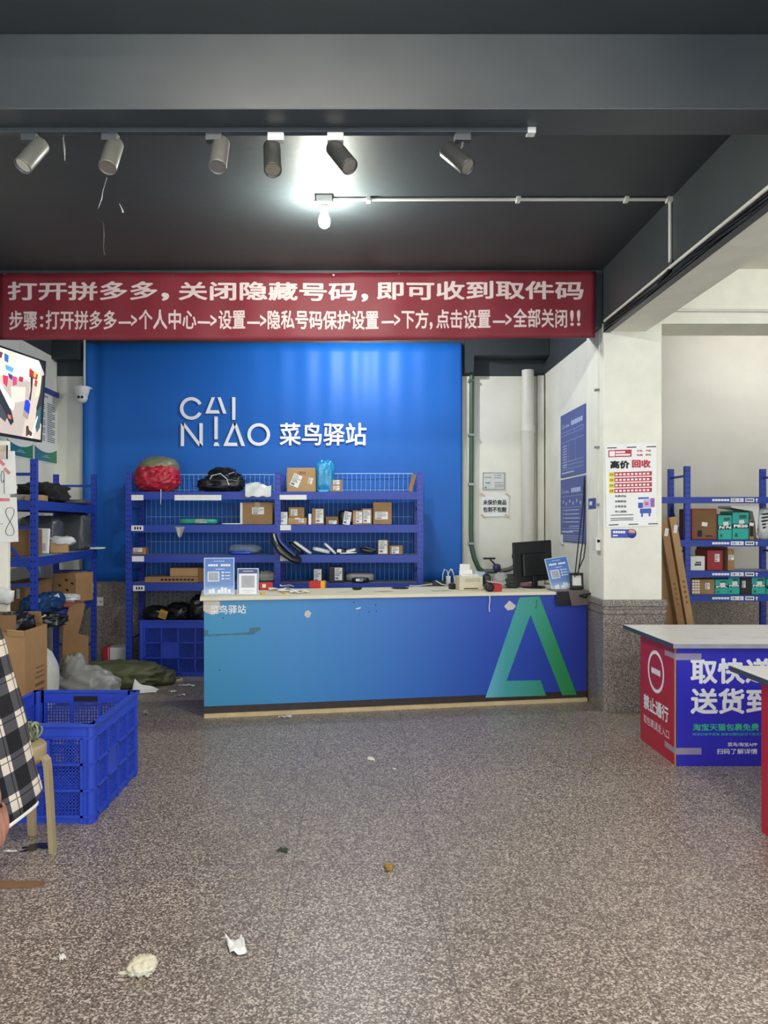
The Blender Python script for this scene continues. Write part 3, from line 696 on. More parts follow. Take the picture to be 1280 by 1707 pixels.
L2 = [('white boxed parcel with printed label beside the middle upright', 465, 479, 852, 873, .14, 'paper', [(.5, .55, .85, .8)]),
      ('brown carton topped by white sticker on the second shelf', 481, 507, 845, 862.5, .18, 'kraft', [(.35, .5, .42, .62)]),
      ('tall brown carton with large white label on the second shelf', 520, 540, 847, 874, .16, 'kraft', [(.62, .52, .62, .85)]),
      ('low brown carton with small label on the second shelf', 543, 564, 861, 874, .15, 'kraft_d', [(.55, .3, .6, .45)]),
      ('brown carton with broad label beside the slimmer labelled carton', 588, 604, 850, 873.5, .16, 'kraft_l', [(.65, .5, .65, .8)]),
      ('brown carton with tall white label in front of the largest carton', 603, 620, 846, 873, .17, 'kraft', [(.5, .5, .7, .8)]),
      ('largest brown carton on the second shelf with central label', 622, 653, 836, 873.5, .24, 'kraft', [(.45, .4, .68, .34)])]
for lab, u0, u1, v0, v1, d, m, tg in L2:
    z = Z2+ (0.065 if v1 < 865 else 0); pbox('carton', lab, 'box', u0, u1, v0, v1, 7.33, d, z, m=m, tags=tg, tape=False, group='cartons on the second rack shelf')
pbox('carton', 'flat brown carton beneath the one with white sticker', 'box', 480, 511, 863, 874, 7.32, .2, Z2, m='kraft_l', tags=[(.72, .6, .25, .6)], tape=True, tm='paper', group='cartons on the second rack shelf')
pbox('slim_box', 'slim white box standing edge on the second shelf', 'box', 514, 519, 856, 874, 7.33, .14, Z2, m='paper', tape=False)
q = P(577, 874, 7.36); o = bag('black_parcel_bag', 'small black parcel bag with leaning white label on second shelf', 'parcel bag', (q.x, 7.41, Z2), (.07, .06, .065), 'dark_film', .5, .25, 2, 21)
k = MB(); barcode(k, -.034, .034, 0, .125, -.072, 1, 31); e = k.build('shipping_label', [M['paper'], M['greyink']], o); e.rotation_euler = (0, .16, 0)
# third shelf: mailers
q = P(478, 920, 7.3)
g = MB().tube([(-.12, 0, .19), (-.10, -.035, .12), (-.03, -.05, .04), (.06, -.05, -.02), (.12, -.045, -.06), (.14, -.04, -.07)], .05, 16, radii=[.03, .05, .06, .06, .045, .02], flat=.45)
o = tag(at(g.build('black_parcel_bag', M['dark_film']), (q.x, 7.27, Z3+.005)), 'black and blue parcel bag slung over the third beam at the middle upright', 'parcel bag')
MB().tube([(-.075, -.03, .19), (-.05, -.06, .12), (.02, -.075, .05), (.09, -.07, -.01)], .018, 10, flat=.4).build('blue_stripe', mat('dark_blue_film', (38, 64, 130), .35), o)
MBX = [('white mailer leaning at a slant, first in the row', 503, 922, (.20, .13, .028), 'white_film', .62), ('black mailer tucked behind the first white one', 492, 922, (.17, .13, .03), 'dark_film', .7),
       ('grey white mailer lying second in the row', 535, 923, (.17, .15, .04), 'white_film', .22), ('white mailer propped steeply against the row', 549, 918, (.15, .12, .025), 'white_film', .75),
       ('black mailer with square white sticker', 567, 921, (.12, .13, .05), 'dark_film', .05), ('pale mailer lying on another mailer', 583, 921, (.13, .14, .03), 'white_film', -.25),
       ('flat white mailer at the bottom of the row', 580, 926.5, (.16, .15, .012), 'paper', -.05), ('black glossy mailer at the end of the row', 612, 922, (.15, .15, .045), 'dark_film', .12)]
for i, (lab, u, v, sz, m, ry) in enumerate(MBX):
    q = P(u, v, 7.36)
    mailer('mailer', lab+' on the third shelf', 'mailer', (q.x, 7.36+.02*(i % 3), Z3+.004+abs(math.sin(ry))*sz[0]*.42), sz, m, (0, ry, 0), 30+i, 'mailers on the third rack shelf')
o = [x for x in COL.objects if x.get('label', '').startswith('black mailer with square')][0]
MB().rect(-.03, .01, .012, .045, -.068).build('sticker', M['paper'], o)
for dz, lab in ((0, 'striped'),):
    q = P(616, 915, 7.36); mailer('mailer', 'thin striped grey mailer on top of the glossy black one', 'mailer', (q.x, 7.36, Z3+.05), (.13, .12, .014), 'grey_film', (0, .3, 0), 41, 'mailers on the third rack shelf')
pbox('carton', 'upright carton covered by tall white label on the third shelf', 'box', 630, 647, 898, 922, 7.33, .13, Z3, m='kraft_l', tags=[(.48, .52, .8, .9)], tape=False)
pbox('carton', 'small brown carton with white label beside the upright labelled one', 'box', 649, 671, 907, 922, 7.33, .15, Z3, tags=[(.45, .48, .55, .75)], tape=False)
# lowest shelf
pbox('carton', 'grey boxed parcel with tall label on the lowest shelf', 'box', 522, 537, 948, 971, 7.33, .12, Z4, m='grey_film', tags=[(.5, .5, .8, .92)], tape=False)
pbox('carton', 'black boxed parcel with tall white label on the lowest shelf', 'box', 548, 574, 945, 971, 7.33, .14, Z4, m='black_plastic', tags=[(.62, .55, .48, .8)], tape=False)
q = P(600, 966, 7.5); mailer('mailer', 'cloudy grey plastic mailer on the lowest shelf', 'mailer', (q.x, 7.52, Z4), (.27, .2, .085), 'clear_film', seed=51)
q = P(601, 969, 7.36); o = mailer('mailer', 'small black mailer with white label in front of the cloudy one', 'mailer', (q.x, 7.37, Z4), (.16, .12, .045), 'dark_film', seed=52)
MB().rect(-.045, .02, .014, .036, -.061).build('shipping_label', M['paper'], o)
# crate under the shelf with wrapped things on top
crate((-1.72, 7.50, 0), .74, .42, .535, 'blue perforated crate under the rack filled with dark bags', nv_front=4)
for u, v, r, m, lab, sd in ((258, 1034, (.11, .12, .06), 'dark_film', 'olive black film bag heaped at the crate end', 61), (296, 1030, (.11, .12, .075), 'dark_film', 'shiny black bag heaped in the middle of the crate', 62), (334, 1022, (.10, .12, .11), 'dark_film', 'tall black bag rising out of the crate by the sign', 63)):
    q = P(u, v, 7.45); bag('black_parcel_bag', lab, 'parcel bag', (q.x, 7.50, .46), (r[0], r[1], r[2]+.03), m, .7, .3, 2, sd, group='bags in the crate under the rack')
q = P(270, 1030, 7.36); o = box_thing('yellow_packet', 'small yellow packet lying on the bags in the crate', 'packet', (q.x, 7.35, .55), (.075, .05, .075), mat('yellow_card', (190, 150, 40), .6), (.2, .35, .2), tape=False)
MB().rect(-.03, .03, .02, .06, -.026).build('label_sheet', M['kraft'], o)
# ------------------------------------------------------------ television and wall sheets on the left wall
a = math.radians(79)
TVW, TVH = 1.17, .665
far = P(72, 670, 6.30); ctr = Vector((far.x-.19*TVW/2, 6.30-.98*TVW/2, far.z))
tv = thing('television', 'large wall television showing a security camera view of the shop', 'television', ctr, (.06, 0, a))
MB().box(-TVW/2, TVW/2, 0, .045, -TVH/2, TVH/2).build('housing', M['black_plastic'], tv, .006)
g = MB()
for x0, x1, z0, z1 in ((-TVW/2, TVW/2, TVH/2-.014, TVH/2), (-TVW/2, TVW/2, -TVH/2, -TVH/2+.02), (-TVW/2, -TVW/2+.013, -TVH/2, TVH/2), (TVW/2-.013, TVW/2, -TVH/2, TVH/2)): g.box(x0, x1, -.008, .002, z0, z1)
g.build('bezel', M['black_plastic'], tv, .002)
SCREEN = []; sm = {}
def sc(c, pts): SCREEN.append((c, pts))
sc((214, 196, 182), [(0, 0), (1, 0), (1, 1), (0, 1)])
sc((244, 236, 218), [(.3, 0), (.97, 0), (.94, .32), (.83, .28), (.62, .3), (.3, .42)])
sc((190, 176, 168), [(.45, 1), (.47, .62), (.62, .34), (.84, .30), (.84, .6), (.78, 1)])
sc((228, 214, 200), [(.64, .42), (.80, .38), (.80, .55), (.66, .62)])
sc((250, 244, 230), [(.4, .36), (.52, .40), (.69, .62), (.68, .70), (.64, .68), (.4, .46)])
sc((34, 36, 44), [(.4, .46), (.52, .46), (.66, .72), (.69, .84), (.66, .89), (.58, .74), (.4, .62)])
sc((66, 66, 74), [(.4, .54), (.5, .58), (.62, .80), (.6, .86), (.4, .7)])
sc((60, 120, 190), [(.555, .05), (.60, .06), (.60, .15), (.56, .14)]); sc((90, 170, 215), [(.57, .18), (.66, .19), (.65, .25), (.58, .24)])
sc((120, 60, 90), [(.50, .05), (.54, .05), (.53, .12), (.50, .12)])
sc((206, 50, 84), [(.55, .31), (.61, .31), (.60, .44), (.56, .41)]); sc((206, 60, 120), [(.65, .29), (.70, .29), (.70, .38), (.66, .41)])
sc((180, 40, 60), [(.72, .27), (.77, .27), (.76, .33), (.72, .33)]); sc((60, 50, 120), [(.60, .27), (.65, .28), (.65, .34), (.62, .33)])
sc((178, 40, 34), [(.83, .13), (.93, .18), (.92, .25), (.83, .24)]); sc((236, 190, 70), [(.88, .16), (.91, .17), (.90, .23), (.88, .22)])
sc((190, 60, 40), [(.895, .25), (.93, .26), (.92, .34), (.895, .33)]); sc((40, 36, 38), [(.845, .22), (.875, .24), (.87, .4), (.86, .54), (.84, .52), (.855, .4)])
sc((236, 224, 190), [(.93, .14), (.975, .22), (.95, .44), (.91, .48), (.93, .3)])
sc((28, 64, 200), [(.80, .54), (.84, .53), (.86, .58), (.85, .70), (.82, .72), (.79, .66)]); sc((160, 146, 140), [(.79, .66), (.85, .71), (.84, .78), (.78, .74)])
sc((40, 46, 54), [(.975, .18), (1, .16), (1, .8), (.94, .72), (.93, .6), (.965, .4)]); sc((56, 98, 104), [(.93, .66), (.985, .56), (.985, .84), (.95, .92), (.93, .84)])
sc((250, 246, 236), [(.905, .88), (.945, .70), (.955, .71), (.90, 1), (.87, 1)]); sc((74, 56, 44), [(.825, .86), (.85, .85), (.86, .9), (.9, .93), (.89, .98), (.86, .96), (.83, .99)])
sc((200, 110, 80), [(.62, .76), (.66, .77), (.66, .82), (.63, .81)]); sc((206, 70, 90), [(.5, .72), (.53, .74), (.53, .9), (.5, .9)]); sc((20, 22, 28), [(.985, 0), (1, 0), (1, .14), (.96, .06), (.93, 0)])
g = MB(); mats = []
for i, (c, pts) in enumerate(SCREEN):
    mats.append(emis('screen_picture_%d' % i, c, .32))
    g.add([(-TVW/2+.013+(TVW-.026)*u, -.002-.00004*i, TVH/2-.014-(TVH-.034)*v) for u, v in pts], [tuple(range(len(pts)))], i)
g.build('screen', mats, tv)
MB().box(-.16, .16, .045, .075, -.16, .16).box(-.04, .04, .07, .36, -.04, .04).build('wall_mount', M['black_plastic'], tv)
MB().tube([(-.36, .03, -.33), (-.37, .05, -.37), (-.33, .06, -.39), (-.34, .06, -.30)], .006, 8).build('power_cable', M['black_plastic'], tv)
o = tag(MB().bar((-3.075, 6.9, 2.755), (-3.075, 7.84, 2.755), .02, .05).build('wall_rail', M['steel_blue']), 'blue rail across the wall behind the television', 'rail')
M['poster_foot'] = gradient('teal_green_print', [(0, (38, 110, 150)), (.5, (30, 120, 120)), (1, (44, 128, 84))], 'X', 0, .5)
def wall_sheet(y0, label):
    w, h = .53, .74
    t = thing('wall_poster', label, 'poster', (XL+.004, y0, 2.05), (0, 0, math.pi/2), 'information sheets on the television wall')
    MB().box(0, w, -.003, 0, 0, h).build('sheet', M['paper'], t)
    f = MB(); n = 16
    pts = [(0, .01), (w, .01)]+[(w-w*i/n, .10+.045*(2*(i/n)-1)**2) for i in range(n+1)]
    f.prism(pts, -.0042, -.003).build('colour_band', M['poster_foot'], t)
    k = MB()
    k.rect(.10, .30, h-.10, h-.085, -.0035)
    for col in (.05, .29):
        z = h-.16; i = 0
        while z > .20:
            k.rect(col, col+(.19 if i % 4 else .12), z, z+.010, -.0035); z -= .0195; i += 1
    k.build('print', M['greyink'], t)
    MB().rect(.18, .36, .05, .056, -.0045).rect(.22, .32, .065, .071, -.0045).build('footer_print', M['board_ink'], t)
wall_sheet(7.29, 'white information sheet with green foot, nearer the back corner')
wall_sheet(6.72, 'white information sheet with green foot half covered by the television')

# ------------------------------------------------------------ rack along the left wall
C0 = Vector((-2.372, 5.6, 0)); C1 = Vector((-2.54, 7.34, 0)); C2 = Vector((-2.90, 7.34, 0)); C3 = Vector((-2.76, 5.6, 0))
side = thing('storage_rack', 'blue steel rack along the television wall piled with parcels', 'rack')
for p in (C0, C1, C2, C3):
    o = MB().box(-.022, .022, -.02, .02, 0, 1.92).build('upright', M['post'], side); o.location = p
LZ = [1.62, 1.205, .745]
for z in LZ:
    s = MB().slab([(C3.x+.0, C3.y), (C0.x, C0.y), (C1.x, C1.y), (C2.x, C2.y)], z-.02, z).build('shelf_board', M['deck'], side)
    for p, q in ((C0, C1), (C3, C2), (C0, C3), (C1, C2)):
        MB().bar(p+Vector((0, 0, z-.035)), q+Vector((0, 0, z-.035)), .03, .07).build('beam', M['steel_blue'], s)
for z in (1.81, 1.42, 1.0, .3):
    MB().bar(C0+Vector((0, 0, z)), C3+Vector((0, 0, z)), .014, .022).build('cross_bar', M['steel_blue'], side)
    MB().bar(C1+Vector((0, 0, z)), C2+Vector((0, 0, z)), .014, .022).build('cross_bar', M['steel_blue'], side)
MB().bar(C0+Vector((0, 0, 1.08)), C3+Vector((0, 0, 1.52)), .014, .022).build('diagonal_brace', M['steel_blue'], side)
def lp(s, d):      # s along rack 0..1, d depth from open side in metres
    q = C0.lerp(C1, s); return Vector((q.x-d, q.y, 0))
ra = math.atan2(C1.x-C0.x, C1.y-C0.y)
def put(q, z): return (q.x, q.y, z+.003)
q = lp(.38, .14); b = bag('folded_garment', 'black folded garment heaped on the top shelf of the wall rack', 'garment', put(q, LZ[0]), (.17, .2, .075), 'dark_film', .7, .35, 1.8, 71)
b.data.materials[0] = mat('black_cloth', (24, 24, 27), .9, .2, 10, .3, 50)
q = lp(.17, .20); mailer('grey_mailer', 'flat grey and white mailers spread on the top shelf', 'mailer', put(q, LZ[0]), (.18, .20, .05), 'clear_film', (0, .0, .2), 72)
q = lp(.17, .08); box_thing('flat_carton', 'flat light cardboard packet beside the black garment', 'box', put(q, LZ[0]), (.13, .2, .045), 'kraft_l', (0, 0, .2), tape=False)
q = lp(.80, .12); mailer('dark_mailer', 'dark flat mailer wrapped in clear film at the shelf end', 'mailer', put(q, LZ[0]), (.30, .36, .045), 'grey_film', (0, 0, .1), 73)
q = lp(.14, .22); box_thing('carton', 'brown stained carton on the middle shelf behind the white panel', 'box', put(q, LZ[1]), (.30, .30, .20), 'kraft_d', (0, 0, -ra), tape=False)
q = lp(.30, .13); o = box_thing('framed_print', 'white framed print leaning on the middle shelf', 'picture', put(q, LZ[1]+.005), (.15, .03, .20), 'paper', (-.12, 0, 0), tape=False)
MB().box(-.055, .055, -.017, -.015, .02, .08).build('print', mat('pale_lilac_print', (190, 180, 196), .6), o)
q = lp(.50, .22); bag('grey_mailer', 'dark grey mailer standing behind the framed print', 'mailer', put(q, LZ[1]), (.15, .10, .15), 'grey_film', .35, .15, 2, 74)
q = lp(.86, .14); b = bag('grey_mailer', 'tall dark grey mailer wrapped in clear film on the middle shelf', 'mailer', put(q, LZ[1]), (.15, .12, .165), 'grey_film', .35, .12, 2, 75)
MB().box(-.14, -.115, -.13, -.118, .02, .31).build('clear_edge', M['clear_film'], b)
q = lp(.46, .05); o = box_thing('carton', 'small open carton stuffed with white film', 'box', put(q, LZ[1]), (.14, .12, .09), 'kraft_l', (0, 0, .3), tape=False)
MB().blob((.02, 0, .10), (.09, .07, .035), .7, .4, 2, 76, 24, 12, 0, None, True).build('film_stuffing', M['white_film'], o)
q = lp(.98, .02); mailer('white_mailer', 'white mailer sticking out at the end of the middle shelf', 'mailer', put(q, LZ[1]), (.26, .18, .02), 'white_film', (0, 0, .2), 77)
q = lp(.36, .265); o = box_thing('carton', 'long dented brown carton on the low shelf with small white label', 'box', put(q, LZ[2]+.002), (.20, .58, .24), 'kraft_d', (0, 0, -ra*.5), tags=[(.72, .66, .12, .3)], tape=False)
# fruit carton with round air holes
q = lp(.80, .10); o = box_thing('fruit_carton', 'brown carton with black air holes on the low shelf', 'box', put(q, LZ[2]), (.24, .26, .26), 'kraft', (0, 0, -.25), tape=False)
k = MB()
for x, z in ((.02, .20), (.08, .17), (.03, .11), (.085, .07), (-.05, .15), (-.06, .06)): k.obox((x, -.1308, z), (.028, .001, .016), (0, .5, 0))
k.build('air_hole', M['ink'], o)
q = lp(.15, .075); b = bag('blue_parcel_bag', 'dark blue plastic bag on the low shelf against the upright', 'parcel bag', put(q, LZ[2]), (.075, .14, .075), 'grey_film', .7, .35, 2, 81)
b.data.materials[0] = mat('deep_blue_film', (22, 62, 108), .3, .15, 8, .3, 16)
q = lp(.36, .07); b = bag('blue_parcel_bag', 'dark blue plastic bag with white label on the low shelf edge', 'parcel bag', put(q, LZ[2]), (.075, .14, .07), b.data.materials[0].name and 'dark_film', .7, .35, 2, 82)
b.data.materials[0] = bpy.data.materials['deep_blue_film']
MB().obox((.06, -.05, .11), (.06, .004, .045), (.5, -.5, .6)).build('shipping_label', M['paper'], b)
q = lp(.52, .0); mailer('red_brown_mailer', 'rusty red mailer lying at the low shelf edge', 'mailer', put(q, LZ[2]), (.22, .26, .04), 'paper', (0, 0, .2), 83)
COL.objects[-1].data.materials[0] = mat('rust_red_film', (140, 72, 58), .5, .15)
q = lp(.55, .03); b = bag('white_film_scrap', 'crumpled white film on the rusty red mailer', 'plastic scrap', put(q, LZ[2]+.04), (.09, .07, .03), 'white_film', .7, .4, 2, 84)
q = lp(.90, .06); bag('clear_poly_bag', 'crinkled clear plastic bag bulging at the rack end', 'bag', (q.x+.02, q.y-.01, LZ[2]+.003), (.06, .09, .12), 'white_film', .8, .35, 2.6, 85)
q = lp(.02, -.02); b = bag('black_parcel_bag', 'small black bag with white label hanging over the low shelf end', 'parcel bag', (q.x+.08, q.y-.14, LZ[2]-.03), (.15, .11, .045), 'dark_film', .7, .4, 2, 86)
MB().obox((.05, -.09, .07), (.06, .004, .035), (.6, -.6, 0)).build('shipping_label', M['paper'], b)

# ------------------------------------------------------------ white panel with paper signs
PY = 5.0
pn = tag(MB().box(-2.78, P(13, 0, PY).x, PY, PY+.04, 0, 1.99).build('standing_board', M['white_paint'], bevel=.004), 'tall white panel standing in front of the wall rack', 'panel')
MB().blob((-2.30, PY-.01, .98), (.05, .03, .05), .8, .4, 2, 5, 20, 12).build('torn_edge', M['white_film'], pn)
def psign(u0, u1, v0, v1, txt, boxes, label):
    y = PY-.004; p = P(u0, v1, y); q = P(u1, v0, y)
    t = thing('paper_sign', label, 'sign', (0, y, 0), (0, 0, 0), 'paper signs on the white panel')
    MB().prism([(p.x, p.z), (q.x, p.z+.012), (q.x-.012, q.z), (p.x, q.z)], -.002, 0).build('sheet', M['paper'], t)
    k = MB()
    for s, a0, a1, b0, b1 in boxes:
        r0 = P(a0, b1, y); r1 = P(a1, b0, y); cx_, cz_, hw, hh_ = (r0.x+r1.x)/2, (r0.z+r1.z)/2, (r1.x-r0.x)/2, (r1.z-r0.z)/2
        if s == '8': pts = [(cx_+hw*math.sin(2*q)*1.0, -.004, cz_+hh_*math.cos(q)) for q in [2*math.pi*j/48 for j in range(49)]]
        elif s == '9': pts = [(cx_+hw*.8*math.cos(q), -.004, cz_+hh_*.45+hh_*.5*math.sin(q)) for q in [.2+2*math.pi*j/24 for j in range(25)]]+[(cx_+hw*.8, -.004, cz_), (cx_+hw*.85, -.004, cz_-hh_)]
        else: pts = [(cx_-hw, -.004, cz_), (cx_+hw, -.004, cz_+.002)]
        k.tube(pts, .0032, 6, flat=.4)
    k.build('lettering', M['ink'], t)
    return t
s1 = psign(-32, 28, 752, 826, '9', [('9', 1.5, 8, 784, 823), ('-', -7, 1.5, 800, 802)], 'white paper sign with handwritten 9 on the panel')
s2 = psign(-30, 31, 829, 906, '8', [('8', 10, 24, 846, 893), ('-', -9, 5, 872, 875)], 'white paper sign with handwritten 8 below the other sign')
M['red_tape'] = mat('pale_red_tape', (214, 128, 128), .4)
for s, u, v, r in ((s1, 12, 785, .8), (s1, 3, 771, .8), (s2, 10, 833, 0), (s2, -3, 833, 0)):
    q = P(u, v, PY-.004); MB().obox((q.x, -.004, q.z), (.05, .002, .02), (0, r, 0)).build('tape_strip', M['red_tape'], s)
q = P(5, 750, PY); t = tag(MB().box(-2.62, q.x+.012, PY-.012, PY-.002, q.z-.06, q.z+.03).build('photo_print', mat('pale_brown_photo', (206, 190, 176), .4, .15, 30)), 'small pale photo stuck at the top of the white panel', 'photo')
MB().box(P(12.2, 0, PY).x, P(13.6, 0, PY).x, PY-.016, PY-.002, q.z-.06, q.z+.03).build('frame_edge', M['ink'], t)

# ------------------------------------------------------------ floor clutter left
# big open carton
cw = thing('open_carton', 'tall open brown carton full of dark bags behind the empty crate', 'box', (-2.30, 4.72, 0))
w2, d2, hh = .315, .16, .815
g = MB().box(-w2, w2, -d2, -d2+.006, 0, hh).box(-w2, w2, d2-.006, d2, 0, hh).box(-w2, -w2+.006, -d2+.006, d2-.006, 0, hh).box(w2-.006, w2, -d2+.006, d2-.006, 0, hh).box(-w2, w2, -d2, d2, 0, .006)
g.build('box_body', M['kraft'], cw)
MB().obox((-.02, -d2+.0, hh+.045), (.56, .006, .095), (-.12, 0, 0)).build('flap', M['kraft_d'], cw)
MB().obox((w2-.05, -d2-.015, hh-.012), (.10, .006, .04), (.5, .1, 0)).build('flap', M['kraft_l'], cw)
MB().obox((0, d2-.0, hh+.04), (.56, .006, .08), (.3, 0, 0)).build('flap', M['kraft'], cw)
k = MB()
for y, z, w_, h_ in ((.05, .56, .12, .008), (.055, .53, .11, .008), (.05, .50, .13, .008), (.05, .45, .13, .02), (.05, .40, .12, .028)): k.box(w2, w2+.0007, y-w_/2, y+w_/2, z, z+h_)
k.build('print', mat('dark_brown_print', (112, 74, 44), .8), cw)
k = MB()
for i in range(4): k.obox((w2, .085, .22+.035*i), (.0012, .05, .014), (.4*(-1)**i, 0, 0))
k.build('red_print', mat('rust_print', (150, 70, 40), .8), cw)
for x, y, r, m, lab, sd in ((-2.48, 4.72, (.10, .11, .12), 'dark_film', 'black plastic bag bulging at the far end of the open carton', 91), (-2.12, 4.73, (.09, .10, .07), 'dark_film', 'black bag with torn film in the open carton corner', 92)):
    bag('black_parcel_bag', lab, 'parcel bag', (x, y, hh-.06), r, m, .7, .4, 2, sd, group='bags in the open carton')
bag('white_film_scrap', 'crumpled white film sticking out of the open carton', 'plastic scrap', (-2.31, 4.66, hh), (.07, .05, .065), 'white_film', .7, .4, 2, 93)
box_thing('white_packet', 'white packet wedged in the open carton under the black bag', 'packet', (-2.50, 4.59, hh-.02), (.14, .03, .13), 'paper', (0, .05, 0), tape=False)
mailer('red_brown_mailer', 'narrow red mailer at the rim of the open carton', 'mailer', (-2.055, 4.80, hh-.035), (.09, .10, .025), 'red_print', (0, 0, .2), 94)
# leaning torn cardboard
poly = [(115, 1012), (128, 1006), (142, 1006), (137, 1030), (131, 1056), (148, 1060), (149, 1110), (112, 1110), (106, 1078), (107, 1045)]
g = MB(); pp = [P(u, v, 6.35) for u, v in poly]
g.prism([(p.x, p.z if i not in (6, 7) else .0) for i, p in enumerate(pp)], 0, .012)
o = tag(g.build('cardboard_sheet', M['kraft']), 'torn curved cardboard sheet leaning on the wall rack', 'cardboard'); o.location = (0, 6.30, 0); o.rotation_euler = (-.06, 0, 0)
bag('white_sack', 'plump white woven sack standing behind the open carton', 'sack', (-2.46, 5.83, 0), (.165, .16, .26), mat('white_woven_sack', (206, 208, 204), .6, .06, 40, .2, 80), .9, .06, 2, 95)
bag('olive_sack', 'long olive green sack lying on the floor by the rack', 'sack', (-2.22, 6.87, 0), (.43, .19, .105), mat('olive_woven_sack', (88, 92, 62), .6, .15, 9, .4, 14), .75, .28, 2.2, 96, nu=60, nv=26)
MB().blob((.36, .10, .06), (.17, .13, .06), .7, .3, 2, 97, 30, 16, 0, 0.0, True).build('sack_end', bpy.data.materials['olive_woven_sack'], COL.objects[-1])
MB().blob((.14, -.06, .155), (.07, .07, .035), .7, .3, 2, 98, 24, 14, 0, None, True).build('pale_patch', M['clear_film'], [o for o in COL.objects if o.name == 'olive_sack'][0])
b = bag('clear_plastic_sheet', 'crumpled sheet of cloudy clear plastic on the olive sack', 'plastic sheet', (-2.20, 6.2, .0), (.24, .13, .14), 'clear_film', .95, .35, 1.6, 98, nu=60, nv=26)
MB().blob((-.10, .0, .27), (.085, .08, .12), .9, .35, 1.8, 99, 30, 16, 0, None, True).build('gathered_top', M['clear_film'], b)
q = P(192, 1120, 7.52); o = box_thing('white_box', 'white box with red band standing beside the rack upright', 'box', (q.x+.01, 7.58, 0), (.24, .20, .245), 'white_plastic', (0, 0, .1), tape=False)
MB().box(-.1205, -.075, -.1015, .1015, -.0, .2455).build('red_band', M['red_print'], o)
MB().box(-.069, -.058, -.1012, .1012, 0, .2452).build('red_line', M['red_print'], o)
# scraps on the floor
def scrap(name, label, cat, u, v, w, d, m, rz=0, lift=.02, seed=1, group='paper scraps on the floor'):
    q = FL(u, v)
    def fn(a, b):
        x = (a-.5)*w*(1-.25*b*(seed % 3)); y = (b-.5)*d+.2*d*math.sin(3*a+seed)
        return (x, y, .003+lift*abs(noise.noise(Vector((a*2.3+seed, b*2.3, seed))))*2)
    o = MB().sheet(fn, 10, 8).build(name, m, None, solid=.0012); tag(o, label, cat, group); o.location = q; o.rotation_euler.z = rz; return o
pm = M['paper']
def splat(name, label, loc, w, d, m, seed, rz=0, group=None):
    pts = []
    for i in range(40):
        t = 2*math.pi*i/40; r = 1+.75*noise.noise(Vector((2.2*math.cos(t)+seed, 2.2*math.sin(t), seed)))
        pts.append((w/2*r*math.cos(t), d/2*r*math.sin(t)))
    o = MB().slab(pts, 0, .0012).build(name, m); tag(o, label, 'stain', group); o.location = loc; o.rotation_euler.z = rz; return o
o = tag(MB().sheet(lambda a, b: ((a-.5)*.21, (b-.5)*.13-.02*math.sin(5*a), .004+.13*max(0, b-.25)*(1-a)**1.4+.01*math.sin(7*a+3*b)*b), 14, 10).build('paper_scrap', pm, None, solid=.0015), 'large torn white paper standing up beside the olive sack', 'paper scrap', 'paper scraps on the floor'); o.location = FL(238, 1156)+Vector((0, .06, .003))
o = box_thing('card_frame', 'cream card frame lying near the crate under the rack', 'card', tuple(FL(293, 1135)), (.12, .07, .022), mat('cream_card', (206, 192, 150), .6), (0, 0, .2), tape=False)
MB().box(-.042, .042, -.02, .02, .022, .0226).build('dark_window', M['ink'], o)
scrap('paper_scrap', 'flat white paper sheet beside the cream card frame', 'paper scrap', 311, 1143, .15, .06, pm, .15, .01, 2)
scrap('paper_scrap', 'tiny pale scrap between the white papers and the counter', 'paper scrap', 288, 1154, .05, .05, pm, .8, .02, 3)
scrap('paper_scrap', 'narrow white scrap closest to the counter end', 'paper scrap', 301, 1160, .08, .03, pm, .2, .01, 4)
scrap('paper_scrap', 'small grey scrap in front of the dark counter shadow', 'paper scrap', 243, 1191, .04, .05, M['clear_film'], .2, .03, 5)
scrap('paper_scrap', 'white scrap lying against the counter skid', 'paper scrap', 475, 1196, .10, .04, pm, .1, .01, 6)
scrap('paper_scrap', 'small square white scrap in the middle of the open floor', 'paper scrap', 618, 1267, .045, .06, pm, .1, .01, 7)
scrap('paper_scrap', 'tiny white crumb right of the square scrap', 'paper scrap', 657, 1283, .02, .02, pm, .1, .01, 8)
scrap('paper_scrap', 'crisp white folded paper on the near floor', 'paper scrap', 393, 1577, .055, .095, pm, .35, .02, 9)
scrap('paper_scrap', 'tiny white scrap on the near floor close to the left corner', 'paper scrap', 103, 1598, .022, .03, pm, .6, .01, 10)
scrap('paper_scrap', 'small grey white scrap on the bare floor beyond the leaf', 'paper scrap', 400, 1398, .03, .02, M['clear_film'], .6, .01, 11)
o = bag('tissue', 'crumpled cream tissue on the near floor', 'tissue', tuple(FL(238, 1618)), (.038, .045, .016), mat('cream_tissue', (222, 216, 190), .9, .05), .8, .5, 2.4, 12, group=None)
MB().blob((-.055, -.02, .004), (.02, .008, .005), 1, .3, 2, 3, 16, 8).build('torn_tip', o.data.materials[0], o)
scrap('leaf_scrap', 'dark green leaf on the open floor', 'leaf', 471, 1419, .055, .032, mat('dark_green_leaf', (50, 66, 52), .7), -.3, .006, 13, group=None)
o = bag('wrapper', 'tiny crumpled yellow brown wrapper on the floor', 'wrapper', tuple(FL(648, 1450)), (.018, .012, .012), mat('yellow_brown_foil', (150, 118, 50), .4, .3, 40), .8, .4, 2, 14, group=None)
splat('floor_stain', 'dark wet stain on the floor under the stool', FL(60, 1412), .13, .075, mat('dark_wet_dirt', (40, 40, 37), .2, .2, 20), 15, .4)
scrap('paper_scrap', 'thin white strip on the floor beside the wet stain', 'paper scrap', 18, 1420, .06, .012, pm, .05, .004, 16)
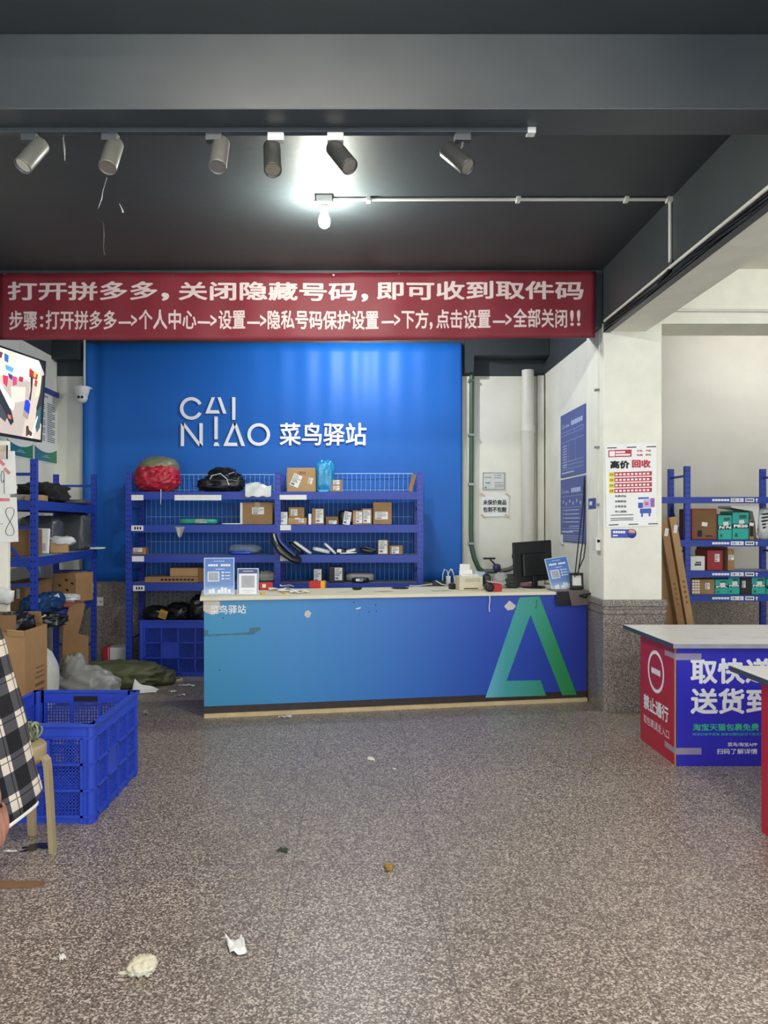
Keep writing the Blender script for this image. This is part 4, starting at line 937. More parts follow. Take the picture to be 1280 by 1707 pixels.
q = FL(20, 1470); o = tag(MB().slab([(-.35, -.06), (.10, -.06), (.145, -.025), (.13, .0), (-.35, .01)], 0, .004).build('cardboard_sheet', M['kraft_d']), 'thin cardboard sheet lying on the floor at the frame edge', 'cardboard'); o.location = q

# ------------------------------------------------------------ stool
M['stool'] = mat('beige_plastic', (168, 150, 116), .38, .05, 6)
sx, sy, sh = -1.535, 3.40, .475
st = thing('plastic_stool', 'beige plastic stool with splayed legs beside the empty crate', 'stool', (sx, sy, 0), (0, 0, -.05))
MB().lathe([(0, sh), (.120, sh), (.134, sh-.004), (.140, sh-.012), (.140, sh-.05), (.134, sh-.075), (.128, sh-.075), (.132, sh-.02), (0, sh-.02)], n=40).build('seat', M['stool'], st)
for a_ in (0, .5, 1, 1.5):
    an = a_*math.pi; ca, sa = math.cos(an), math.sin(an)
    prof = [(.10, sh-.045), (.135, sh-.048), (.152, sh-.066), (.158, sh-.11), (.168, .22), (.180, .0)]
    g = MB()
    for i in range(len(prof)-1):
        (r0, z0), (r1, z1) = prof[i], prof[i+1]
        hw0 = .026-.008*i/5; hw1 = .026-.008*(i+1)/5
        vs = []
        for r, z, hw in ((r0, z0, hw0), (r1, z1, hw1)):
            for dr, dt in ((.012, -hw), (.012, hw), (-.010, hw), (-.010, -hw)):
                vs.append(((r+dr)*ca-dt*sa, (r+dr)*sa+dt*ca, z))
        g.add(vs, [(0, 1, 5, 4), (1, 2, 6, 5), (2, 3, 7, 6), (3, 0, 4, 7), (0, 3, 2, 1), (4, 5, 6, 7)])
    g.build('leg', M['stool'], st, .003)
g = MB()
for i in range(9):
    an = i*.35; R = .032+.010*math.sin(i*2.1)
    pts = [(.005*i-.02+.012*math.sin(t*2+i), .01*math.sin(i*1.7)+R*math.cos(t), .042+.036*math.sin(t)*1.05) for t in [k*2*math.pi/16 for k in range(17)]]
    g.tube(pts, .0045, 6, m=i % 2)
o = tag(g.build('strapping_coil', [mat('olive_white_cord', (150, 156, 128), .6), mat('green_cord', (84, 98, 70), .6)]), 'coil of greenish cord resting on the stool seat', 'cord coil'); o.location = (-1.475, 3.46, sh-.0)
# ------------------------------------------------------------ service counter
O = Vector((-1.164, 5.74, 0)); ANG = math.atan2(.55, 3.04); TT = math.tan(ANG)
CH = .875; CL = 3.065
def cpt(u, v):  # pixel on the counter's front plane -> counter-local x,z
    k = (u-CX)/F; Y = (O.y-O.x*TT)/(1-k*TT); X = k*Y
    return ((X-O.x)/math.cos(ANG), EYE-(v-CY)*Y/F)
ctr_ = thing('service_counter', 'long blue printed service counter with cream top', 'counter', O, (0, 0, ANG))
M['counter_print'] = gradient('blue_counter_print', [(0, (56, 142, 186)), (.22, (58, 136, 198)), (.5, (50, 112, 196)), (.72, (46, 84, 184)), (1, (40, 58, 156))], 'X', 0, CL, .35)
M['cream'] = mat('cream_laminate', (226, 218, 190), .5, .06, 6)
MB().box(0, CL, 0, .02, .085, CH).build('front_panel', M['counter_print'], ctr_)
MB().box(0, .02, .02, .60, .03, CH).build('side_panel', M['counter_print'], ctr_)
MB().box(CL-.02, CL, .02, .60, .03, CH).build('side_panel', M['counter_print'], ctr_)
MB().box(.0, CL, .006, .02, .03, .085).build('kick_plate', mat('dark_brown_kick_strip', (52, 42, 38), .5, .2, 20), ctr_)
MB().box(0, CL, -.012, .02, 0, .03).box(.0, .03, .02, .58, 0, .03).build('wooden_skid', mat('pale_raw_wood', (206, 184, 140), .7, .12, 8), ctr_)
MB().box(-.03, CL+.0, -.02, .66, CH, CH+.025).build('countertop', M['cream'], ctr_, .003)
MB().box(.02, CL-.02, .50, .52, .03, CH).build('back_panel', M['white_plastic'], ctr_)
M['emblem'] = gradient('green_teal_emblem_print', [(0, (112, 190, 214)), (.22, (72, 166, 168)), (.5, (66, 156, 140)), (.75, (52, 148, 96)), (1, (46, 140, 74))], 'X', cpt(809, 1161)[0], cpt(962, 1157)[0], .35)
pts = [cpt(u, v) for u, v in ((866, 996), (899, 994), (961, 1158), (937, 1159), (884, 1025), (844, 1135), (901, 1134), (910, 1159.5), (809, 1163))]
MB().prism(pts, -.0012, 0).build('emblem', M['emblem'], ctr_)
p0 = cpt(350, 1024); p1 = cpt(410, 1008)
g = MB()
g.text('菜鸟驿站', p0[0], p1[0], p0[1], p1[1], -.0012, .012)
g.build('lettering', M['white_print'], ctr_)
# stuck patches and grime on the front
def patch(name, poly, m, y=-.002):
    q = [cpt(u, v) for u, v in poly]; return MB().prism(q, y, y+.0016).build(name, m, ctr_)
M['patch'] = mat('pale_torn_paper', (206, 200, 190), .7, .05)
patch('torn_paper_patch', [(339, 999), (366, 1001), (367, 1014), (363, 1022), (354, 1025), (343, 1021), (339, 1018)], M['patch'])
patch('torn_paper_patch', [(849, 1001), (860, 1010), (855, 1016), (846, 1017.5), (840, 1011)], M['patch'])
patch('torn_paper_patch', [(509, 1019), (514, 1017), (519, 1022), (516, 1029), (511, 1030), (507, 1025)], M['patch'])
patch('tape_mark', [(593, 1014.5), (601, 1012), (601, 1014), (594, 1016)], M['paper'])
M['smear'] = mat('grey_teal_smear', (66, 116, 134), .6, .2, 30)
patch('glue_smear', [(340, 1050), (347, 1050), (347, 1058), (400, 1055), (415, 1054), (416, 1047), (433, 1045), (435, 1050), (428, 1053), (422, 1058), (380, 1059), (340, 1061)], M['smear'], -.0015)
M['speck'] = mat('dark_speck', (30, 44, 84), .7)
for u, v in ((372, 1030), (590, 1004), (626, 1008), (627, 1019), (615, 1020), (366, 1117), (894, 1001), (894, 1005), (894, 1009), (893, 1013)):
    patch('dark_speck', [(u-1.2, v), (u, v-1.5), (u+1.3, v), (u, v+1.5)], M['speck'])
CT = CH+.025
def ct(u, v): return FL(u, v, CT)
CR = ANG
# acrylic sign stands
M['acrylic'] = mat('clear_acrylic_edge', (206, 222, 236), .15, .02)
M['sign_blue'] = gradient('sky_blue_sign_print', [(0, (196, 214, 236)), (.25, (110, 146, 204)), (1, (70, 116, 196))], 'Z', 0, .29)
def sign_stand(label, q, w, h, rz, rx=-.14, ry=0, kind=0):
    t = thing('sign_stand', label, 'sign', q, (rx, ry, rz), 'sign stands on the counter')
    MB().box(-w/2, w/2, 0, .006, 0, h).build('sign_panel', M['acrylic'], t)
    MB().rect(-w/2+.006, w/2-.006, .006, h-.006, -.0004).build('printed_sheet', M['sign_blue'] if not kind else mat('slate_blue_print', (62, 78, 134), .4), t)
    g = MB(); y = -.0012
    if kind == 0:
        g.text('你有问题一码解答' if False else '扫码寄件', 0, .001, 0, .001, 5) if False else None
        for i in range(9):
            if i != 4: g.rect(-w*.36+i*w*.082, -w*.29+i*w*.082, h*.77, h*.825, y)
        for i in range(6): g.rect(-w*.18+i*w*.06, -w*.14+i*w*.06, h*.90, h*.915, y)
        g.rect(-w*.12, w*.18, h*.685, h*.70, y)
        g.rect(-w*.38, w*.0, h*.36, h*.625, y)
        for i in range(3): g.rect(w*.08, w*.15, h*(.58-.085*i), h*(.62-.085*i), y).rect(w*.18, w*.36, h*(.59-.085*i), h*(.61-.085*i), y)
        for x, hh_ in ((-.34, .12), (-.24, .16), (-.05, .10), (.05, .2), (.16, .18), (.28, .12)): g.rect(w*x, w*(x+.09), h*.04, h*(.06+hh_*.7), y)
    else:
        for i in range(8): g.rect(-w*.24+i*w*.062, -w*.2+i*w*.062, h*.87, h*.90, y)
        g.rect(-w*.43, w*.43, h*.03, h*.80, y)
    g.build('print', M['white_print'], t)
    if kind:
        MB().rect(-w*.26, w*.26, h*.145, h*.16, -.002).rect(-w*.18, w*.18, h*.08, h*.09, -.002).rect(-w*.31, w*.31, h*.27, h*.72, -.002).build('grey_print', mat('pale_grey_code_print', (176, 178, 184), .6), t)
    else:
        MB().rect(-w*.35, -w*.03, h*.38, h*.605, -.002).build('grey_print', mat('pale_grey_panel_print', (168, 172, 180), .6), t)
    MB().box(-w/2+.01, w/2-.01, -.005, .09, -.0, .006).build('sign_foot', M['acrylic'], t) if rx > -.2 and not ry else None
    return t
q = ct(363, 993); sign_stand('tall sky blue sign stand at the end of the counter', q+Vector((0, .06, .002)), .232, .285, CR, -.10)
q = ct(411.5, 993); sign_stand('smaller slate blue sign stand beside the tall blue one', q+Vector((0, .05, .002)), .162, .205, CR-.1, -.12, 0, 1)
q = ct(926, 979); o = sign_stand('sky blue sign tilted against the black monitor', (q.x, 6.40, CT+.004), .20, .275, CR, -.28, -.13)
# things on the counter top
def cbox(name, label, cat, u, v, size, m, rz=0, **kw):
    q = ct(u, v); return box_thing(name, label, cat, (q.x, q.y, CT), size, m, (0, 0, CR+rz), **kw)
M['red_card'] = mat('red_box_card', (188, 36, 34), .45, .08)
o = cbox('red_box', 'small red box beside the slate blue sign stand', 'box', 442, 983, (.115, .07, .062), M['red_card'], .1, tape=False)
MB().box(-.03, .0, -.0362, -.035, .02, .05).build('white_print', M['paper'], o)
o = cbox('red_box', 'red box with a yellow end in the middle of the counter', 'box', 529, 980, (.135, .08, .06), M['red_card'], -.3, tape=False)
MB().box(.0675, .069, -.04, .04, .0, .06).box(.035, .0685, -.0408, .0408, 0, .0604).build('yellow_end', mat('orange_yellow_card', (226, 160, 44), .5), o)
for i, (u, v, w, d, rz, lab) in enumerate(((468, 984, .20, .09, .1, 'white paper roll bundle behind the loose slips'), (486, 986, .22, .10, .3, 'loose white slips spread between the two red boxes'), (500, 989, .16, .07, -.1, 'white slip with dark edge on the counter front'), (478, 979, .12, .04, 0, 'small white folded slip at the back edge'))):
    q = ct(u, v); g = MB().sheet(lambda a, b, i=i: ((a-.5)*w, (b-.5)*d, .004+.03*abs(noise.noise(Vector((a*2+i, b*2, i*3.1))))), 12, 8)
    o = tag(g.build('paper_slip', M['paper'], None, solid=.002), lab, 'paper slip', 'paper slips on the counter'); o.location = (q.x, q.y, CT); o.rotation_euler.z = CR+rz
M['yellow'] = mat('yellow_plastic', (220, 180, 40), .45)
for u, v, r, lab in ((437, 991, .018, 'small yellow tape roll near the slate blue sign'), (473, 990, .012, 'tiny yellow tape roll near the loose slips')):
    q = ct(u, v+.5); o = tag(MB().lathe([(r*.6, 0), (r, 0), (r, .014), (r*.6, .014), (r*.6, 0)], n=20).build('tape_roll', M['yellow']), lab, 'tape roll', 'yellow tape rolls'); o.location = (q.x, q.y+.02, CT)
q = ct(595, 983); o = tag(MB().lathe([(.0, 0), (.030, 0), (.042, .012), (.044, .02), (.036, .02), (.03, .008), (0, .006)], n=24).build('ink_dish', M['black_plastic']), 'small black ink dish on the stained counter top', 'dish'); o.location = (q.x, q.y, CT)
q = ct(667, 981); o = tag(MB().lathe([(.0, 0), (.07, 0), (.075, .006), (.06, .009), (0, .006)], n=28).build('black_disc', M['black_plastic']), 'flat dark oval pad on the counter near the cables', 'pad'); o.location = (q.x, q.y, CT)
for i, (u, v, s, rgb, lab) in enumerate(((640, 986, .14, (170, 130, 60), 'brown stain on the cream counter top by the ink dish'), (575, 987, .12, (190, 186, 150), 'faded greenish smear on the counter near the red and yellow box'), (735, 985, .16, (150, 172, 130), 'green smear on the counter before the power strip'))):
    q = ct(u, v); splat('counter_stain', lab, (q.x, q.y, CT-.0003), s, s*.5, mat('stain_%d' % i, rgb, .6, .2, 40), 40+i, CR, 'stains on the counter top')
o = cbox('power_adapter', 'black power adapter brick with white cable', 'adapter', 731, 977, (.105, .05, .05), 'black_plastic', -.15, tape=False)
MB().tube([(-.05, -.01, .02), (-.12, -.03, .012), (-.2, -.05, .006), (-.26, -.02, .005)], .004, 6).tube([(-.03, -.02, .05), (.02, -.04, .02), (.06, -.05, .01)], .004, 6).build('white_cable', M['white_plastic'], o)
o = cbox('power_strip', 'black plug strip with looped white cables', 'power strip', 757, 982, (.08, .06, .045), 'black_plastic', .1, tape=False)
MB().tube([(.03, .02, .03), (.055, .02, .05), (.06, .0, .02), (.06, -.03, .006)], .004, 6).build('white_cable', M['white_plastic'], o)
o = cbox('charger', 'white phone charger standing with two arched cables', 'charger', 747, 976, (.035, .03, .085), 'white_plastic', 0, tape=False)
g = MB()
for s in (-1, 1): g.tube([(0, 0, .08), (s*.01, -.0, .13), (s*.035, 0, .145), (s*.05, 0, .10), (s*.055, -.01, .02)], .0035, 6)
g.tube([(0, 0, .08), (.0, -.01, .12), (.02, -.01, .15), (.045, -.01, .11), (.06, -.01, .03)], .0035, 6).build('white_cable', M['white_plastic'], o)
# label printer
M['beige'] = mat('beige_printer_plastic', (206, 196, 170), .5, .03)
o = cbox('label_printer', 'beige label printer with a white label sticking up', 'printer', 781, 983, (.20, .16, .115), M['beige'], -.06, tape=False)
MB().box(-.06, .06, -.082, -.078, .012, .02).build('paper_slot', M['ink'], o)
MB().obox((.0, -.03, .118), (.15, .08, .012), (.15, 0, 0)).build('lid', M['white_plastic'], o)
MB().obox((-.035, -.0, .165), (.085, .002, .10), (.15, .04, 0)).build('label_paper', M['paper'], o)
MB().tube([(-.05, .02, .14), (.03, .02, .14)], .028, 16).build('label_roll', M['paper'], o)
MB().box(-.05, .08, -.0815, -.079, .07, .10).build('faded_print', mat('pale_grey_print', (180, 176, 160), .6), o)
q = ct(801, 975); o = box_thing('paper_slip', 'pale blue card leaning behind the label printer', 'card', (q.x, q.y+.02, CT), (.10, .004, .12), mat('pale_blue_card', (196, 214, 222), .6), (-.2, .08, CR), tape=False)
# tape dispenser, dark net, black bottle
o = tag(at(MB().prism([(-.065, 0), (.055, 0), (.06, .03), (.045, .065), (-.02, .07), (-.06, .055)], -.025, .025).build('tape_dispenser', mat('red_plastic', (176, 30, 36), .35, .05), None, .006), tuple(ct(824, 986)), (0, 0, CR)), 'red tape dispenser beside the label printer', 'tape dispenser')
MB().lathe([(.018, -.027), (.035, -.027), (.035, .027), (.018, .027)], (-.045, 0, .035), 20, 0, Matrix.Rotation(math.pi/2, 3, 'X')).build('black_wheel', M['black_plastic'], o)
MB().obox((.0, -.01, .075), (.13, .05, .004), (.1, .15, 0)).build('pink_sheet', mat('pink_paper', (220, 160, 170), .6), o)
q = ct(851, 980); bag('net_bag', 'dark green mesh bag beside the red tape dispenser', 'bag', (q.x, q.y, CT), (.07, .06, .055), mat('dark_green_mesh', (40, 48, 42), .8, .3, 60), .7, .3, 2, 44)
q = ct(815, 982); o = bag('dark_bottle', 'dark squat bottle at the back of the counter below the valve', 'bottle', (q.x, q.y+.12, CT), (.035, .035, .06), 'black_plastic', .6, .02, 2, 45, False)
MB().lathe([(.014, .115), (.014, .14), (0, .142)]).build('cap', mat('dark_blue_cap', (40, 44, 90), .4), o)
q = ct(868, 978); bag('pink_packet', 'flat pink and brown packets under the black monitor', 'packet', (q.x, q.y, CT), (.11, .05, .018), mat('dusty_pink_film', (170, 120, 124), .5, .3, 20), .5, .3, 2, 46)
q = ct(834, 980); bag('clear_packet', 'crinkled clear packet behind the red tape dispenser', 'packet', (q.x, q.y+.0, CT), (.06, .05, .06), 'clear_film', .7, .4, 2, 47)
# monitor seen from behind
q = ct(893, 981); mo = thing('monitor', 'black computer monitor turned away at the counter end', 'monitor', (q.x, q.y+.08, CT), (0, -.05, CR+.22))
MB().box(-.195, .195, -.012, .012, .055, .40).build('screen_housing', M['black_plastic'], mo, .006)
MB().box(-.12, .12, -.035, -.010, .10, .30).build('rear_bulge', M['black_plastic'], mo, .012)
MB().box(-.025, .025, -.03, -.008, .01, .16).build('stand_neck', M['black_plastic'], mo, .004)
MB().lathe([(0, .0), (.10, 0), (.10, .01), (.02, .018)], (0, .0, 0), 28).build('stand_base', M['black_plastic'], mo)
# pole scanner / scale display and the hanging tray
q = Vector((1.785, 6.34, CT)); o = thing('scale_display', 'black framed display with pale screen beside the pillar', 'display', (q.x, q.y, CT+.009), (-.1, 0, .1))
g = MB()
for x0, x1, z0, z1 in ((-.055, .055, .115, .135), (-.055, .055, .0, .03), (-.055, -.04, 0, .135), (.04, .055, 0, .135)): g.box(x0, x1, -.02, .01, z0, z1)
g.build('frame', M['black_plastic'], o, .004)
MB().box(-.042, .042, -.006, .008, .025, .12).build('pale_screen', M['paper'], o)
MB().box(-.03, .05, .01, .07, 0, .02).build('display_foot', M['black_plastic'], o)
q = ct(948, 981); o = tag(MB().lathe([(0, 0), (.035, 0), (.036, .07), (.03, .07), (.03, .006), (0, .006)], n=20).build('pen_cup', M['black_plastic']), 'black cup holding the dropping cables', 'cup'); o.location = (q.x, q.y+.02, CT)
sx0 = cpt(925, 985)[0]; sx1 = CL+.005
tr = thing('document_bag', 'grey and black plastic folder draped over the counter front', 'folder', O, (0, 0, ANG))
MB().box(sx0, sx0+.115, -.032, -.024, CT-.115, CT-.0).build('black_panel', M['black_plastic'], tr, .003)
MB().prism([(sx0+.10, CT+.004), (sx1, CT+.004), (sx1, CT-.108), (sx0+.13, CT-.115)], -.036, -.026).build('grey_panel', mat('warm_grey_plastic', (104, 94, 88), .35, .06), tr)
MB().box(sx0, sx1, -.034, .16, CT+.001, CT+.007).build('top_fold', bpy.data.materials['warm_grey_plastic'], tr)
MB().tube([(sx0+.20, -.042, CT-.03), (sx0+.30, -.044, CT-.015), (sx1-.02, -.044, CT-.02), (sx1-.03, -.044, CT-.05), (sx0+.25, -.044, CT-.05), (sx0+.19, -.044, CT-.035)], .006, 8).build('coiled_cable', M['black_plastic'], tr)
q = cpt(814, 992)
o = tag(MB().tube([(q[0], -.026, CT), (q[0]+.002, -.028, q[1]-.04), (q[0]-.003, -.026, q[1]-.09), (q[0], -.026, q[1]-.13)], .004, 6).build('paper_string', M['paper']), 'white string hanging down the counter front below the dispenser', 'string')
o.location = O; o.rotation_euler.z = ANG

# ------------------------------------------------------------ pillar poster and sticker
t = thing('recycling_poster', 'white poster with red bars and big black and red heading on the pillar', 'poster', (0, 5.915, 0))
QY = 5.912
def px(u): return (u-CX)*QY/F
def pz(v): return EYE-(v-CY)*QY/F
def pc(cu, cv): return (px(1000+cu/10.045), pz(730+cv/10.041))   # pixels of the enlarged crop
def pr(k, cu0, cu1, cv0, cv1, y=-.0012, sk=-.03):
    a0 = pc(cu0, cv0-(cu0-150)*.03); a1 = pc(cu1, cv0-(cu1-150)*.03); b1 = pc(cu1, cv1-(cu1-150)*.03); b0 = pc(cu0, cv1-(cu0-150)*.03)
    k.prism([a0, a1, b1, b0], y-.0005, y)
def ptx(k, s, cu0, cu1, cv0, cv1, b=.03, y=-.0022):
    (x0, z1), (x1, z0) = pc(cu0, cv0-(cu0+cu1-300)*.015), pc(cu1, cv1-(cu0+cu1-300)*.015); k.text(s, x0, x1, z0, z1, y, b)
MB().prism([pc(82, 105), pc(948, 82), pc(950, 1465), pc(110, 1500)], -.001, 0).build('sheet', mat('glossy_white_poster', (234, 234, 230), .3, .02), t)
k = MB(); pr(k, 140, 530, 205, 325)
for v in (560, 652, 744, 836): pr(k, 240, 870, v+18, v+90)
ptx(k, '回收', 535, 850, 380, 515, .05)
ptx(k, '手机', 615, 715, 215, 250, .02); ptx(k, '平板', 765, 855, 215, 250, .02); ptx(k, '电脑', 615, 715, 285, 318, .02); ptx(k, '数码', 765, 855, 285, 318, .02)
k.build('red_print', M['red_print'], t)
k = MB(); ptx(k, '高价', 170, 495, 385, 520, .055)
for i, s in enumerate(('免费评估', '当面质检', '立等变现', '安心透明')): ptx(k, s, 250, 440, 962+i*86, 1000+i*86, .02)
for cu in (120, 450, 780): pr(k, cu, cu+160, 160, 176); pr(k, cu+30, cu+190, 1450, 1466)
for v in (1290, 1345, 1375): pr(k, 180, 560, v, v+12)
k.build('black_print', M['ink'], t)
k = MB()
for i in range(4): pr(k, 150, 236, 575+i*92, 655+i*92)
k.build('yellow_print', mat('yellow_print', (232, 214, 70), .5), t)
k = MB(); pr(k, 158, 250, 222, 310, -.002)
pr(k, 262, 420, 228, 258, -.002); pr(k, 262, 505, 275, 305, -.002)
for j, v in enumerate((560, 652, 744, 836)):
    for i in range(9): pr(k, 256+i*66, 298+i*66, v+40, v+72, -.002)
k.build('white_print', M['white_print'], t)
k = MB()
for i in range(4): ptx(k, '0%d' % (i+1), 165, 222, 595+i*92, 635+i*92, .02)
k.build('number_print', mat('olive_ink', (90, 90, 30), .6), t)
k = MB(); pr(k, 670, 860, 1200, 1280); pr(k, 690, 720, 1280, 1340); pr(k, 815, 845, 1280, 1330); pr(k, 640, 820, 1010, 1040); pr(k, 640, 720, 1100, 1190)
k.build('blue_print', mat('blue_ink', (62, 84, 170), .5), t)
k = MB(); pr(k, 750, 812, 1090, 1150, -.0025); k.build('pink_print', mat('pink_ink', (214, 90, 130), .5), t)
k = MB(); pr(k, 725, 840, 1035, 1190, -.0018); k.build('phone_print', mat('pale_violet_ink', (190, 190, 226), .5), t)
k = MB(); pr(k, 845, 915, 1030, 1180); k.build('violet_print', mat('violet_ink', (150, 96, 170), .5), t)
t = thing('sticker', 'blue rounded sticker with orange disc under the poster', 'sticker', (0, 5.918, 0))
k = MB(); (x0, z1), (x1, z0) = pc(190, 1530), pc(560, 1670); k.box(x0, x1, -.001, 0, z0, z1)
cxx, czz = (pc(535, 1600)); k.lathe([(0, 0), (.036, 0), (.036, .001), (0, .001)], (cxx, -.001, czz), 28, 0, Matrix.Rotation(math.pi/2, 3, 'X')).build('label_sheet', mat('royal_blue_print', (48, 70, 170), .4), t)
k = MB()
for i in range(5): a0, a1 = pc(220+i*42, 1558), pc(256+i*42, 1595); k.rect(a0[0], a1[0], a1[1], a0[1], -.0025)
a0, a1 = pc(220, 1625), pc(300, 1645); k.rect(a0[0], a1[0], a1[1], a0[1], -.0025); k.build('print', M['white_print'], t)
k = MB(); c0 = pc(535, 1590); k.prism([(c0[0]+.026*math.cos(x), c0[1]+.003+.024*math.sin(x)) for x in [i*.3-.2 for i in range(12)]], -.0032, -.002); k.build('orange_print', mat('orange_ink', (226, 160, 90), .5), t)
# ------------------------------------------------------------ rack in the side room
SY0, SY1 = 6.90, 7.26
QX = [2.40, 2.933, 3.80]
SZ = [1.688, 1.302, 1.025, .81]
rk = thing('storage_rack', 'blue steel rack in the side room with numbered shelf strips', 'rack')
for x in QX:
    for y in (SY0, SY1):
        o = MB().box(-.024, .024, -.02, .02, 0, 1.965).build('upright', M['post'], rk); o.location = (x, y, 0)
M['side_post'] = M['post']
for x in QX:
    for z in (1.88, 1.2, .5): MB().bar((x, SY0, z), (x, SY1, z), .012, .02).build('side_brace', M['steel_blue'], rk)
    MB().bar((x, SY0, 1.14), (x, SY1, 1.62), .012, .022).build('side_brace', M['steel_blue'], rk)
for i in (0, 1):
    for z in SZ:
        s = MB().box(QX[i]+.02, QX[i+1]-.02, SY0-.008, SY1+.02, z-.02, z).build('shelf_board', M['deck'], rk)
        MB().box(QX[i]+.024, QX[i+1]-.024, SY0-.020, SY0+.010, z-.055, z+.001).build('beam', M['steel_blue'], s)
        if i == 1:
            num = str(5-SZ.index(z)); zc = z-.027; y = SY0-.0205; x0 = P(1216, 0, SY0).x
            k = MB(); k.box(x0, x0+.115, y-.0012, y, zc-.017, zc+.017, 0).box(x0+.13, x0+.21, y-.0012, y, zc-.017, zc+.017, 0)
            for j in range(6): k.rect(x0-.165+j*.026, x0-.143+j*.026, zc-.010, zc+.010, y)
            k.prism([(x0+.232, zc+.018), (x0+.247, zc+.002), (x0+.237, zc+.002), (x0+.237, zc-.018), (x0+.227, zc-.018), (x0+.227, zc+.002), (x0+.217, zc+.002)], y-.001, y)
            k.build('number_strip', M['white_print'], s)
            k = MB().text('10', x0+.012, x0+.042, zc-.011, zc+.011, y-.002, .02).text(num, x0+.07, x0+.085, zc-.011, zc+.011, y-.002, .02)
            k.rect(x0+.048, x0+.053, zc-.003, zc+.003, y-.0015).rect(x0+.09, x0+.095, zc-.003, zc+.003, y-.0015)
            for j in range(4): k.rect(x0+.14+j*.016, x0+.151+j*.016, zc-.008, zc+.008, y-.0015)
            k.build('number_print', M['ink'], s)
def sbox(lab, u0, u1, v0, v1, d, m, zi, Y=6.935, name='carton', cat='box', **kw):
    return pbox(name, lab, cat, u0, u1, v0, v1, Y, d, SZ[zi]+.003, m=m, tape=kw.pop('tape', False), **kw)
M['teal_card'] = mat('teal_printed_card', (42, 172, 158), .5, .06)
M['red_card2'] = mat('dark_red_card', (150, 34, 42), .5, .08)
M['redbrown'] = mat('reddish_brown_card', (136, 58, 46), .6, .1)
GS = 'parcels on the side room rack'
o = sbox('brown box with red border near the side room upright', 1153, 1195, 847, 899, .28, 'redbrown', 1, group=GS)
w = (1195-1153)*6.93/F; h = (899-847)*6.93/F
MB().rect(-w*.40, w*.42, h*.06, h*.94, -.1405).build('brown_panel', M['kraft_d'], o)
k = MB(); k.rect(-w*.28, -w*.1, h*.1, h*.3, -.142).rect(w*.05, w*.3, h*.1, h*.14, -.142).build('print', M['ink'], o)
MB().obox((.0, -.143, h*.5), (.05, .001, .036), (0, .15, 0)).build('shipping_label', M['paper'], o)
def teal(lab, u0, u1, v0, v1, zi, txt, d=.25, dark=True):
    o = sbox(lab, u0, u1, v0, v1, d, 'teal_card', zi, group=GS); w = (u1-u0)*6.93/F; h = (v1-v0)*6.93/F; y = -d/2-.0008
    MB().rect(-w/2, w/2, h*.40, h*.56, y).rect(-w/2, w/2, h*.95, h, y).build('black_band', M['ink'], o)
    k = MB()
    if txt: k.text(txt, -w*.44, w*.44, h*.425, h*.535, y-.0012, .06)
    k.build('lettering', M['white_print'], o) if txt else None
    MB().obox((w*.05, y-.002, h*.62), (.045, .001, .034), (0, -.12, 0)).build('shipping_label', M['paper'], o)
    MB().rect(-w*.36, -w*.2, h*.1, h*.22, y).rect(-w*.1, w*.35, h*.74, h*.86, y).build('dark_print', mat('dark_teal_print', (22, 96, 92), .5), o)
    return o
teal('teal printed box next to the red bordered box', 1197, 1220, 857, 900, 1, 'Pd Pd')
teal('teal printed box lettered PB20 beside the black marked carton', 1221, 1248, 852, 900, 1, 'PB20')
o = sbox('narrow brown carton with black mark under the curved white board', 1249, 1256, 866, 900, .22, 'kraft', 1, group=GS)
MB().rect(-.015, .015, .03, .17, -.1105).build('black_print', M['ink'], o)
MB().obox((0, -.112, .14), (.038, .001, .03), (0, .15, 0)).build('shipping_label', M['paper'], o)
g = MB()
g.prism([(P(u, v, 6.87).x, P(u, v, 6.87).z) for u, v in ((1225, 843), (1272, 843), (1271, 862), (1268, 890), (1272, 899.5), (1268, 896), (1265, 870), (1261, 852), (1225, 846))], 6.94, 7.2)
tag(g.build('foam_board', M['white_plastic']), 'curved white board bent over the side room parcels', 'board')
q = P(1284, 905, 6.9); b = bag('striped_bag', 'white bag with black stripes at the frame edge on the rack', 'bag', (q.x, 7.03, SZ[1]+.003), (.078, .10, .14), 'white_film', .7, .12, 2, 51, group=GS)
g = MB()
for i in range(5): g.tube([(-.075, -.03, .09+.035*i), (-.035, -.095, .11+.03*i), (.035, -.10, .13+.028*i)], .008, 6)
g.build('black_stripe', M['ink'], b)
o = sbox('white box with small black print on the third shelf', 1151, 1175, 928, 952, .2, 'white_plastic', 2, group=GS)
MB().rect(-.03, .03, .045, .06, -.1008).rect(-.02, .03, .066, .078, -.1008).build('print', M['ink'], o)
sbox('dark red carton with white label on the third shelf', 1179, 1205, 918, 952, .26, 'red_card2', 2, tags=[(.62, .62, .3, .38)], group=GS)
sbox('dark brown carton behind the dark red one', 1168, 1213, 915, 952, .10, 'kraft_d', 2, Y=7.17, group=GS)
sbox('slim brown carton with label at the end of the row', 1213, 1224, 917, 952, .24, 'kraft', 2, tags=[(.5, .62, .8, .25)], group=GS)
o = sbox('white and brown patterned carton low by the upright', 1153, 1167, 967, 992, .22, 'kraft_l', 3, group=GS)
k = MB()
for i in range(5):
    for j in range(3): k.rect(-.033+j*.024, -.016+j*.024, .012+i*.025, .027+i*.025, -.1108)
k.build('white_print', M['white_print'], o)
sbox('brown carton with tilted label on the lowest shelf', 1167, 1191, 967, 992, .22, 'kraft', 3, tags=[(.5, .55, .32, .42)], group=GS)
teal('teal printed box with white label on the lowest shelf', 1192, 1214, 966, 992, 3, 'PA')
teal('teal printed box taller than the one beside it', 1214, 1233, 962, 992, 3, 'PB20')
sbox('dark carton with label between teal boxes', 1234, 1253, 964, 992, .22, 'black_plastic', 3, tags=[(.3, .6, .3, .4)], group=GS)
